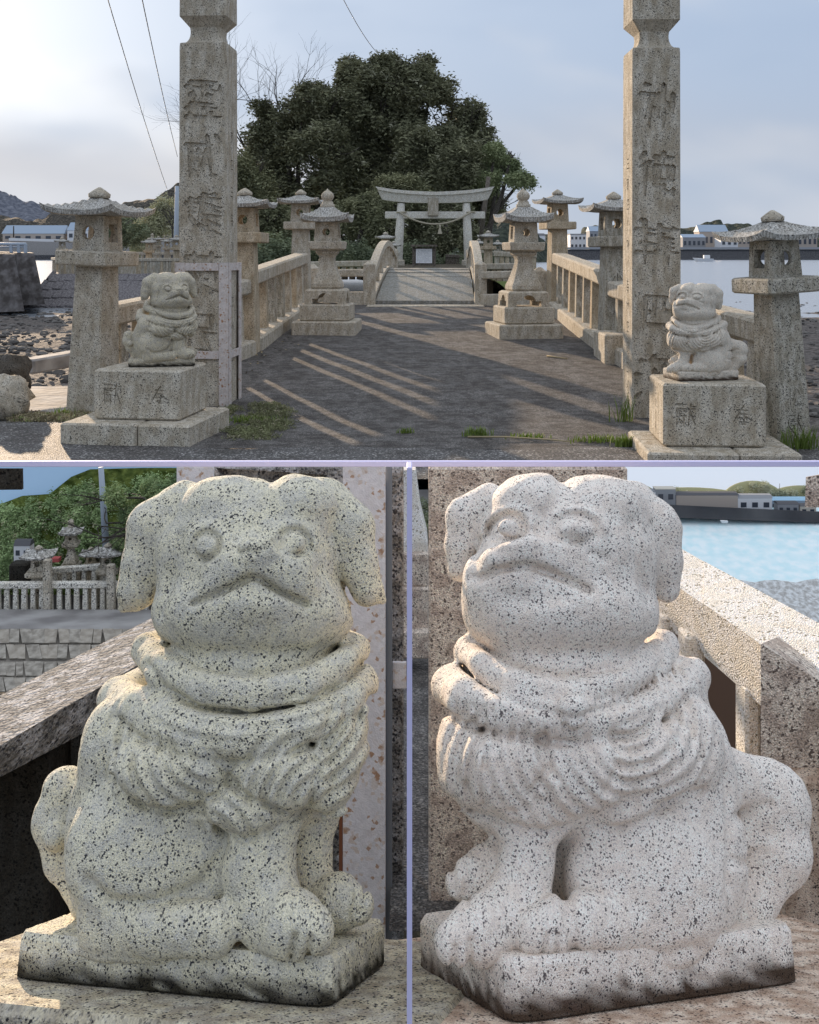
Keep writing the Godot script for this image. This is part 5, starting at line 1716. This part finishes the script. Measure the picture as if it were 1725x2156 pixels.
	groove([[985, 2020], [985, 1955]], 12.0, 6.0, 150); groove([[950, 2020], [955, 1965]], 12.0, 6.0, 150); groove([[1130, 2005], [1140, 1950]], 11.0, 6.0, 150); groove([[1160, 2010], [1166, 1950]], 11.0, 6.0, 150); groove([[960, 1890], [958, 1840]], 9.0, 5.5, 60); groove([[985, 1892], [985, 1835]], 9.0, 5.5, 60)
	groove([[945, 1690], [1000, 1720], [1070, 1735], [1150, 1750], [1230, 1730], [1300, 1745], [1380, 1715], [1440, 1690], [1500, 1670]], 14.0, 9.0, 20)
	groove([[1140, 1540], [1150, 1610], [1110, 1660]], 15.0, 7.0, 20); groove([[1280, 1540], [1290, 1610], [1260, 1660]], 11.0, 7.0, 20); groove([[1400, 1520], [1410, 1600], [1380, 1650]], 11.0, 7.0, 20)
	groove([[1035, 1100], [1010, 1160], [1000, 1215]], 10.0, 12.0, 30); groove([[1330, 1100], [1338, 1180], [1370, 1260]], 10.0, 13.0, 30)
	groove([[1590, 1740], [1640, 1745], [1690, 1720]], 10.0, 10.0, -140); groove([[1575, 1830], [1620, 1850], [1680, 1830]], 8.0, 9.0, -140); groove([[1562, 1640], [1566, 1760], [1556, 1880]], 10.0, 9.0, -200)
	for i in 13:
		groove([[960 + i * 18, 1478 + i * 3.0], [966 + i * 18, 1528 + i * 3.0]], 7.0, 5.0, 60)
		groove([[1245 + i * 18, 1516 - i * 6.5], [1250 + i * 18, 1470 - i * 5.5]], 7.0, 5.0, 40)
	fan(1075, 1605, 86, 80, 1190, 1560, 26, 7.0); fan(1222, 1625, 92, 74, 1310, 1530, 26, 5.5); fan(1360, 1590, 94, 80, 1300, 1470, 26, 7.0); fan(985, 1600, 52, 100, 1130, 1640, 25, 7.5); fan(1450, 1565, 64, 104, 1330, 1500, 26, 6.5); fan(1130, 1690, 76, 46, 1210, 1640, 25, 5.0)

# ------------------------------------------------------------------ the two statues seen close
func close_basis() -> Basis:
	return Basis(Vector3.RIGHT, -TILT)

func base_stone(label: String, foot: Vector3, yaw: float, size: Vector3, m: Material) -> void:
	var t := thing("pedestal_block", label, "pedestal", foot, yaw, "", close_basis())
	var st := S()
	block(st, Vector3(0, -size.y / 2 - 0.002, 0), size, 0.012)
	part("block", st, m, t)

func px_box(st: SurfaceTool, u0: float, v0: float, u1: float, v1: float, d: float, deep: float, bev := 0.004) -> void:   # an upright box whose front covers that part of the view
	var a := P(u0, v0, d)
	var b := P(u1, v1, d)
	block(st, Vector3((a.x + b.x) / 2, (a.y + b.y) / 2, -d - deep / 2), Vector3(absf(b.x - a.x), absf(a.y - b.y), deep), bev)

func make_close_left() -> void:
	var dog: Dictionary = dogs[0]
	var foot: Vector3 = dog.origin + close_basis() * dog.foot
	place_dog(dog, "large speckled granite dog statue close up at the lower left, closed mouth and round eyes", Transform3D(close_basis(), foot), true)
	base_stone("granite pedestal block under the large left dog statue", foot + close_basis() * Vector3(0.0, 0, -0.02), -0.30, Vector3(0.88, 0.5, 0.55), M.block_left)
	# lavender strips put in as gutters between the three views
	var t := thing("gutter_divider", "slim lavender posts and rail put in as gutters between the two large statues and the avenue", "divider", Vector3(0, 0, -2.1))
	var st := S()
	var hw := 0.0032
	block(st, Vector3(0, EYE - 450.0 * 1.25 / F - 0.5, 0.83), Vector3(hw * 2.0, 1.0, 0.035), 0.001)
	block(st, Vector3(0, EYE - 441.0 * 2.3 / F - 0.5, -0.2), Vector3(hw * 3.0, 1.0, 0.012), 0.001)
	var keep := part("gutter_post", st, M.lavender, t)
	st = S()
	var a := P(0, 976, 2.3)
	block(st, Vector3(0, a.y, -0.2), Vector3(2.6, 0.0122, 0.012), 0.001)
	part("rail", st, M.lavender, t)
	# granite rail running back on the left
	st = S()
	var tl := thing("granite_rail", "rough granite fence rail sloping up behind the large left statue", "rail", P(100, 1560, 2.6))
	hexa(st, [P(-120, 1525, 2.72), P(-120, 1640, 2.3), P(-120, 1700, 2.34), P(-120, 1690, 2.75)].map(func(p): return p - tl.position), [P(372, 1275, 3.5), P(372, 1352, 3.05), P(372, 1440, 3.1), P(372, 1430, 3.52)].map(func(p): return p - tl.position))
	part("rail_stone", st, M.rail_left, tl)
	for q in [[-20, 100, 2.75], [165, 240, 2.9]]:
		st = S()
		px_box(st, q[0], 1600 if q[0] < 0 else 1530, q[1], 2100, q[2], 0.2, 0.01)
		var b := part("baluster", st, M.dark_shaded_stone, tl); b.position = -tl.position  # darkness of the shaded gap is put into the stone colour
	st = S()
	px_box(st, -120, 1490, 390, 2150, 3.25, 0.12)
	tag(part("low_wall", st, M.dark_shaded_stone), "stone wall coloured dark for the shade under the granite rail behind the left statue", "wall")  # near black in place of the shaded gap below the rail
	# pillar with its steel brace behind the head
	var pl := thing("inscribed_pillar", "granite pillar foot with carved strokes behind the large left statue", "pillar", P(600, 1500, 2.9))
	st = S()
	px_box(st, 372, 983, 850, 2040, 2.9, 0.05)
	var body := done(st)
	var cuts := []
	for q in [[[455, 985], [690, 1000], [640, 1060], [500, 1050]], [[690, 1120], [720, 1300], [700, 1560], [676, 1400]]]:
		var poly := CSGPolygon3D.new()
		var pv := PackedVector2Array()
		for w in q:
			var p := P(w[0], w[1], 2.9)
			pv.append(Vector2(p.x, p.y))
		poly.polygon = pv; poly.depth = 0.05; poly.position.z = -2.9 + 0.012
		cuts.append(poly)
	var pb := cut("shaft", body, cuts, M.rail_left, pl); pb.position = -pl.position
	var br := thing("steel_brace", "white painted rust spotted steel bars strapped to the pillar behind the large left statue", "steel frame", P(770, 1500, 2.8))
	for q in [["angle_bar", 722, 982, 812, 1990, 2.80, "steel_white"], ["bar_edge", 812.5, 983, 826, 1990, 2.82, "edge"], ["angle_bar", 372, 983, 450, 1200, 2.82, "steel_white"], ["rust_streak", 714, 1450, 721.5, 1960, 2.80, "rust"], ["strap", 827, 1395, 856, 1450, 2.84, "steel_white"]]:
		st = S()
		px_box(st, q[1], q[2], q[3], q[4], q[5], 0.012, 0.001)
		var s := part(q[0], st, M[q[6]], br); s.position = -br.position
	# behind: fence, lanterns, bank, hill and sky
	miniature_bank()

func miniature_bank() -> void:
	var st := S()
	quad(st, P(-700, 974, 6.89), P(500, 974, 6.89), P(500, 1120, 6.80), P(-700, 1120, 6.80))
	var sk := struct("sky", st, plain(lin(0.52, 0.74, 0.98), 1.0))
	# road strip and stone slope in front of the fence
	st = S()
	quad(st, P(-900, 1280, 6.0), P(420, 1284, 6.0), P(430, 1326, 5.5), P(-900, 1320, 5.5))
	tag(struct("bank_road", st, M.concrete), "grey road strip along the fence behind the large left statue")
	var em := thing("stone_embankment", "bank of close set stone slabs behind the granite rail at the lower left", "embankment", P(150, 1400, 5.2))
	st = S()
	hexa(st, [P(-900, 1322, 5.5), P(430, 1328, 5.5), P(430, 1328, 5.7), P(-900, 1322, 5.7)].map(func(p): return p - em.position), [P(-900, 1560, 4.7), P(430, 1560, 4.7), P(430, 1560, 4.9), P(-900, 1560, 4.9)].map(func(p): return p - em.position))
	M.bed = plain(lin(0.20, 0.18, 0.155), 0.95)
	part("bed", st, M.bed, em)
	M.slab_a = mat(blotches(256, 81, 0.04, lin(0.27, 0.24, 0.20), lin(0.40, 0.365, 0.31)), 1.6, Color.WHITE, M.fine, 0.2, 0.9)
	M.slab_b = mat(blotches(256, 82, 0.04, lin(0.22, 0.20, 0.17), lin(0.40, 0.37, 0.32)), 1.6, Color.WHITE, M.fine, 0.2, 0.9)
	var r := RandomNumberGenerator.new(); r.seed = 33
	for j in 4:
		var v0 := 1325.0 + j * 33.0 + (3.0 if j > 1 else 0.0)
		var u := -20.0 + r.randf() * 20.0
		while u < 330.0 - j * 50.0:
			var w := r.randf_range(14, 30)
			var d := lerpf(5.48, 4.9, (v0 - 1325.0) / 165.0)
			var d2 := d - 0.11
			st = S()
			var sk2 := r.randf_range(-5, 8)
			hexa(st, [P(u + sk2, v0 + 31, d2), P(u + w - 0.8 + sk2, v0 + 31, d2), P(u + w - 0.8, v0, d), P(u, v0, d)].map(func(p): return p - em.position + Vector3(0, 0.0, 0)), [P(u + sk2, v0 + 30, d2), P(u + w - 1.2 + sk2, v0 + 30, d2), P(u + w - 1.2, v0 + 1, d), P(u, v0 + 1, d)].map(func(p): return p - em.position + Vector3(0, 0.004 + r.randf() * 0.005, 0.004)))
			part("stone_slab", st, M.slab_a if r.randf() < 0.5 else M.slab_b, em)
			u += w
	var g := "stone fences behind the large left statue"
	fence("near stone fence of upright bars above the slab bank, behind the large left statue", P(-515, 1289, 6.0), P(372, 1283, 6.1), 0.165, 48, g, 0.17, false, M.pale, "bank_fence")
	fence("farther stone fence rail above the near one, behind the large left statue", P(105, 1236, 6.3), P(270, 1222, 6.35), 0.115, 8, g, 0.16, false, M.pale, "bank_fence")
	for q in [[98, 1290, 1180], [232, 1290, 1190]]:
		st = S()
		px_box(st, q[0] - 8, q[2], q[0] + 8, q[1], 6.02, 0.04, 0.004)
		tag(part("fence_post", st, M.old), "thick post of the bank fence under the %s lantern" % ("left dark" if q[0] < 150 else "right dark"), "post", "thick posts of the bank fence")
	for q in [["little post lantern at the left of the bank fence", 82, 1143, 6.15, 0.24, 1250], ["little post lantern at the right of the bank fence", 228, 1138, 6.15, 0.235, 1250], ["little post lantern between the pagoda lantern and the right one", 192, 1148, 6.4, 0.17, 1240], ["partly hidden little lantern left of the right post lantern", 208, 1152, 6.5, 0.16, 1240]]:
		var top := P(q[1], q[2], q[3])
		var foot := P(q[1], q[5], q[3])
		post_lantern(q[0], foot, 0.1, q[4], top.y - foot.y - 0.80 * q[4], [], "little lanterns on the bank")
	var v := vase_lantern("little pale vase lantern standing on the bank before the hill", P(150, 1226, 6.45), 0.1)
	v.scale = Vector3.ONE * ((1226.0 - 1088.0) * 6.45 / F / 2.4)
	v.set_meta("group", "little lanterns on the bank")
	st = S()
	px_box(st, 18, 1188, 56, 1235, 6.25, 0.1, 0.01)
	tag(part("dark_monument", st, M.dark_shaded_stone), "dark upright stone left of the little left lantern", "stone")
	building("little white house at the foot of the hill", P(46, 1182, 6.5), Vector3(0.10, 0.095, 0.08), M.white, M.darkroof, 0.03, 2, 1, "house", "little_house")
	st = S()
	px_box(st, 60, 1176, 124, 1184, 6.5, 0.05, 0.0)
	tag(part("red_awning", st, plain(lin(0.55, 0.12, 0.12), 0.7)), "red awning behind the little left lantern", "awning")
	# the hill
	var hill := thing("tree_hill", "steep green wooded hill behind the little lanterns", "hill", P(180, 1230, 6.78))
	st = S(true)
	var line := [P(-500, 1085, 6.78), P(-80, 1080, 6.78), P(0, 1062, 6.78), P(47, 1044, 6.78), P(105, 1040, 6.78), P(150, 1004, 6.78), P(190, 988, 6.78), P(300, 985, 6.78), P(420, 985, 6.78)]
	var rows := []
	for j in 9:
		var row := PackedVector3Array()
		for i in 25:
			var tt := i / 24.0 * (line.size() - 1)
			var kk := mini(int(tt), line.size() - 2)
			var c: Vector3 = line[kk].lerp(line[kk + 1], tt - kk)
			var f := j / 8.0
			row.append(Vector3(c.x, lerpf(c.y, P(0, 1250, 6.7).y, f), c.z + 0.1 * sin(f * PI / 2)) - hill.position)
		rows.append(row)
	for j in 8:
		for i in 24: quad(st, rows[j][i], rows[j][i + 1], rows[j + 1][i + 1], rows[j + 1][i])
	part("slope", st, M.grass, hill)
	var lobes := []
	var rg := RandomNumberGenerator.new(); rg.seed = 44
	for i in 210:
		var u := rg.randf_range(-140, 400)
		var tt := clampf((u + 150.0) / 570.0, 0, 0.999) * (line.size() - 1)
		var c: Vector3 = line[int(tt)].lerp(line[mini(int(tt) + 1, line.size() - 1)], tt - int(tt))
		var f := rg.randf()
		lobes.append([Vector3(c.x, lerpf(c.y - 0.05, P(0, 1235, 6.7).y, f), c.z + 0.1 * sin(f * PI / 2) + 0.02) - hill.position, Vector3.ONE * rg.randf_range(0.03, 0.06)])
	var fo_ := crown("foliage", lobes, 9000, 0.036, 45, [lin(0.05, 0.10, 0.022), lin(0.22, 0.37, 0.085), lin(0.36, 0.32, 0.14)], M.clump, M.leaf, hill, -0.4)
	tag(fo_, "", "", "", "stuff")
	# dark tree in front of the hill at the right
	var t := thing("leafy_tree", "dark leafy tree beside the pale pole, behind the large left statue's ear", "tree", P(300, 1235, 6.2))
	st = S()
	tube(st, [Vector3(0, 0, 0), P(310, 1120, 6.2) - t.position], 0.03, 0.015)
	part("trunk", st, M.bark, t)
	st = S()
	var rl := RandomNumberGenerator.new(); rl.seed = 9
	for k in 5: limb(st, P(330, 1060 + k * 12, 6.15) - t.position, Vector3(-1, rl.randf_range(-0.4, 0.4), 0.1).normalized(), 0.3, 0.008, 2, rl, 0.5, 0.0)
	part("limbs", st, M.bark, t)
	lobes = []
	for i in 40:
		lobes.append([P(rl.randf_range(240, 380), rl.randf_range(1015, 1210), 6.2 + rl.randf_range(-0.1, 0.1)) - t.position, Vector3.ONE * rl.randf_range(0.035, 0.07)])
	crown("crown", lobes, 5200, 0.036, 46, [lin(0.012, 0.025, 0.008), lin(0.10, 0.16, 0.035), lin(0.2, 0.22, 0.06)], M.clump, M.leaf, t, -0.3)
	st = S(true)
	tube(st, [P(224, 1160, 6.4), P(213, 984, 6.4)], 0.022, 0.016, 10)
	tag(part("pale_pole", st, M.pole), "pale blue pole standing before the green hill", "pole")
	st = S()
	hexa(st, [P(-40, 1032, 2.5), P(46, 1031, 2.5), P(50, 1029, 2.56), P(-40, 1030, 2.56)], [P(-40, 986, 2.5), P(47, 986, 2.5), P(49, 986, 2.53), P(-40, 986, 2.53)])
	tag(part("lantern_slab", st, M.dark_shaded_stone), "dark corner of a lantern slab at the top left of the close view", "stone slab")

func make_close_right() -> void:
	var dog: Dictionary = dogs[1]
	var foot: Vector3 = dog.origin + close_basis() * dog.foot
	place_dog(dog, "large pale pinkish granite dog statue close up at the lower right, with curled tail", Transform3D(close_basis(), foot), false)
	base_stone("pale granite pedestal block under the large right dog statue", foot + close_basis() * Vector3(0.08, 0, -0.02), 0.42, Vector3(1.0, 0.5, 0.75), M.block_right)
	var st := S()
	# pillar behind
	st = S()
	px_box(st, 903, 984, 1322, 2000, 2.75, 0.05, 0.006)
	tag(part("granite_pillar", st, M.wall_right), "brown pink granite pillar directly behind the large right statue's head", "pillar")
	# asphalt and the vase lantern's foot at the left edge
	st = S()
	quad(st, P(840, 1372, 5.2), P(1000, 1372, 5.2), P(1020, 1960, 2.6), P(820, 1960, 2.6))
	tag(struct("asphalt_ground", st, M.asphalt), "reddish asphalt left of the large right statue")
	var vl := thing("vase_lantern", "foot of a vase shaped lantern at the left edge of the right close view", "stone lantern", P(866, 1388, 4.9))
	for q in [["base_slab", 780, 1330, 909, 1388, 4.85], ["base_block", 795, 1238, 904, 1329, 4.9], ["foot", 800, 1165, 903, 1236, 4.92]]:
		st = S()
		px_box(st, q[1], q[2], q[3], q[4], q[5], 0.16, 0.008)
		var s := part(q[0], st, M.wall_right, vl); s.position = -vl.position
	st = S()
	var w0 := P(848, 1164, 4.95) - vl.position
	column(st, [[0, 0.118], [0.05, 0.12], [0.2, 0.085], [0.38, 0.062]], 0.008, Transform3D(Basis(), w0 + Vector3(0, 0, -0.12)))
	part("vase_shaft", st, M.rail_right, vl)
	bush("dark_shrub", "dark shrub at the top left corner of the right close view", P(880, 1140, 5.8), 0.16, 900, 63)
	# rail, balusters
	var rl := thing("granite_rail", "sunlit granite rail of two joined stones running down to the right edge", "rail", P(1550, 1400, 2.6))
	hexa_at(rl, "rail_stone", [P(1860, 1385, 2.36), P(1860, 1540, 2.1), P(1860, 1710, 2.12), P(1860, 1700, 2.38)], [P(1482, 1181, 3.1), P(1482, 1271, 2.8), P(1482, 1381, 2.82), P(1482, 1379, 3.12)], M.rail_right)
	hexa_at(rl, "rail_stone", [P(1489, 1186, 3.085), P(1489, 1277, 2.79), P(1489, 1380, 2.81), P(1489, 1378, 3.10)], [P(1300, 1078, 3.6), P(1300, 1150, 3.3), P(1300, 1250, 3.32), P(1300, 1248, 3.62)], M.rail_right)
	for q in [[1444, 1340, 1486, 1950, 2.86], [1571, 1450, 1603, 1980, 2.6], [1395, 1300, 1412, 1900, 3.0]]:
		st = S()
		px_box(st, q[0], q[1], q[2], q[3], q[4], 0.09, 0.008)
		var s := part("baluster", st, M.rail_right, rl); s.position = -rl.position
	st = S()
	hexa(st, [P(1602, 2400, 2.3), P(1850, 2400, 2.3), P(1850, 2360, 2.6), P(1602, 2360, 2.6)], [P(1602, 1356, 2.3), P(1850, 1510, 2.3), P(1850, 1420, 2.55), P(1640, 1340, 2.55)])
	tag(part("end_post", st, M.wall_right), "squared stone post in shade at the right end of the granite rail", "post")
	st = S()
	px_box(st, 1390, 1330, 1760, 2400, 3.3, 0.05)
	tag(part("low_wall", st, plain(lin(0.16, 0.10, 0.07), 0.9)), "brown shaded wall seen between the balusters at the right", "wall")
	st = S()
	px_box(st, 1660, 1640, 1800, 2500, 2.25, 0.12, 0.01)
	tag(part("lantern_post", st, M.block_right), "pale lantern post behind the curled tail at the right edge", "post")
	# sea and far shore
	st = S()
	quad(st, P(1290, 974, 6.89), P(2300, 974, 6.89), P(2300, 1062, 6.5), P(1290, 1062, 6.5))
	struct("sky", st, plain(lin(0.93, 0.95, 0.98), 1.0))
	st = S(true)
	var wn := FastNoiseLite.new(); wn.seed = 6; wn.frequency = 0.05
	sheet(st, 30, 60, func(a: float, b: float) -> Vector3:
		var p := P(lerpf(1280, 2500, a), lerpf(1068, 1236, b), lerpf(6.3, 5.43, b))
		return p + Vector3(0, wn.get_noise_2d(p.x * 30.0, p.z * 120.0) * 0.004, 0))
	tag(struct("sea_water", st, M.sea_near), "pale turquoise sea beyond the granite rail at the right")
	st = S(true)
	sheet(st, 50, 40, func(a: float, b: float) -> Vector3:
		var u := lerpf(1500, 2600, a)
		var p := P(u, lerpf(1222, 1900, b), lerpf(5.45, 3.2, b))
		return p + Vector3(0, 0.012 * smoothstep(0.0, 0.12, b) + wn.get_noise_2d(p.x * 200.0, p.z * 200.0) * 0.02, 0))
	tag(struct("shore_mud", st, mat(blotches(256, 83, 0.05, lin(0.42, 0.41, 0.39), lin(0.74, 0.76, 0.76)), 2.0, Color.WHITE, M.rough, 0.8, 0.7)), "pebbly grey shore below the rail at the right")
	var sw := S()
	hexa(sw, [P(1300, 1086, 6.1), P(2500, 1126, 6.1), P(2500, 1118, 6.25), P(1300, 1078, 6.25)], [P(1300, 1058, 6.12), P(2500, 1114, 6.12), P(2500, 1113, 6.25), P(1300, 1057, 6.25)])
	tag(part("sea_wall", sw, M.seawall), "dark sea wall across the water in the right close view", "wall")
	var g := "works buildings across the water in the right close view"
	for q in [[1338, 1064, 1026, 30, "white", "white", 0.0, 3, 1, "small white building at the left end of the far works"], [1366, 1064, 1036, 30, "white", "greywall", 0.0, 4, 2, "white framed plant beside the grey block across the water"], [1402, 1064, 1031, 42, "greywall", "cream", 0.0, 2, 1, "tall grey block of the far works"], [1489, 1074, 1043, 130, "tan", "darkroof", 0.012, 0, 1, "long beige warehouse with dark roof across the water"], [1590, 1080, 1049, 72, "white", "greywall", 0.016, 3, 1, "white gabled warehouse across the water"], [1662, 1080, 1054, 80, "bluegrey", "skyroof", 0.012, 4, 1, "shed with sky blue roof across the water"], [1660, 1086, 1062, 44, "greywall", "darkroof", 0.01, 3, 1, "grey house before the blue roofed shed"], [1702, 1088, 1066, 34, "cream", "darkroof", 0.008, 2, 1, "cream house at the right end of the far works"]]:
		var d := 6.2 if q[0] != 1662 else 6.3
		var c := P(q[0], q[1], d)
		var b := building(q[9], c, Vector3(q[3] * d / F, (q[1] - q[2]) * d / F, 0.07), M[q[4]], M[q[5]], q[6], q[7], q[8])
		b.set_meta("group", g)
	M.olive_slope = plain(lin(0.34, 0.33, 0.18), 1.0)
	var names := ["leftmost low wooded hill across the water", "long low wooded hill behind the beige warehouse", "highest wooded hill behind the white warehouse", "wooded hill behind the blue roofed shed"]
	var hl := [[1325, 1016, 70, 26], [1450, 1026, 140, 18], [1585, 1012, 70, 30], [1685, 1022, 80, 16]]
	for i in 4:
		var q: Array = hl[i]
		var t := thing("wooded_mound", names[i], "hill", P(q[0], 1060, 6.45), 0.0, "wooded hills across the water")
		st = S(true)
		var rows := []
		for j in 9:
			var b := j / 8.0 * PI / 2
			var row := PackedVector3Array()
			for k in 24: row.append(Vector3(cos(k / 24.0 * TAU) * cos(b) * q[2] * 0.00293, sin(b) * (1060.0 - q[1]) * 0.00293, sin(k / 24.0 * TAU) * cos(b) * 0.06))
			rows.append(row)
		loft(st, rows, Transform3D(), false)
		part("slope", st, M.olive_slope, t)
		var lobes := []
		for j in 22:
			var f := rng.randf_range(-0.95, 0.95)
			lobes.append([Vector3(f * q[2] * 0.00293, (1060.0 - q[1]) * 0.00293 * sqrt(1.0 - f * f) * rng.randf_range(0.4, 0.95), 0.05), Vector3.ONE * 0.022])
		var fl := crown("foliage", lobes, 1200, 0.02, 47 + i, [lin(0.16, 0.18, 0.08), lin(0.42, 0.40, 0.2)], M.clump, M.leaf, t, -0.4)
		fl.set_meta("kind", "stuff")
	var bt := thing("motor_boat", "tiny white boat below the sea wall in the right close view", "boat", P(1526, 1101, 6.0))
	st = S()
	hexa(st, [Vector3(0.014, 0, -0.006), Vector3(0.014, 0, 0.006), Vector3(-0.016, 0, 0.006), Vector3(-0.016, 0, -0.006)], [Vector3(0.018, 0.012, -0.01), Vector3(0.018, 0.012, 0.01), Vector3(-0.024, 0.014, 0.01), Vector3(-0.024, 0.014, -0.01)])
	part("hull", st, M.white, bt)
	st = S(true)
	tube(st, [P(1641, 1050, 6.4), P(1642, 1018, 6.4)], 0.003, 0.002, 5)
	tag(part("radio_mast", st, M.greywall), "thin mast above the far works in the right close view", "mast")
	st = S()
	hexa(st, [P(1695, 1068, 2.5), P(1800, 1070, 2.5), P(1800, 1068, 2.6), P(1697, 1066, 2.6)], [P(1697, 1005, 2.5), P(1800, 985, 2.5), P(1800, 985, 2.53), P(1698, 1004, 2.53)])
	tag(part("lantern_slab", st, M.wall_right), "corner of a lantern slab at the top right of the right close view", "stone slab")

func hexa_at(t: Node3D, called: String, a: Array, b: Array, m: Material) -> void:
	var st := S()
	hexa(st, a.map(func(p): return p - t.position), b.map(func(p): return p - t.position))
	part(called, st, m, t)
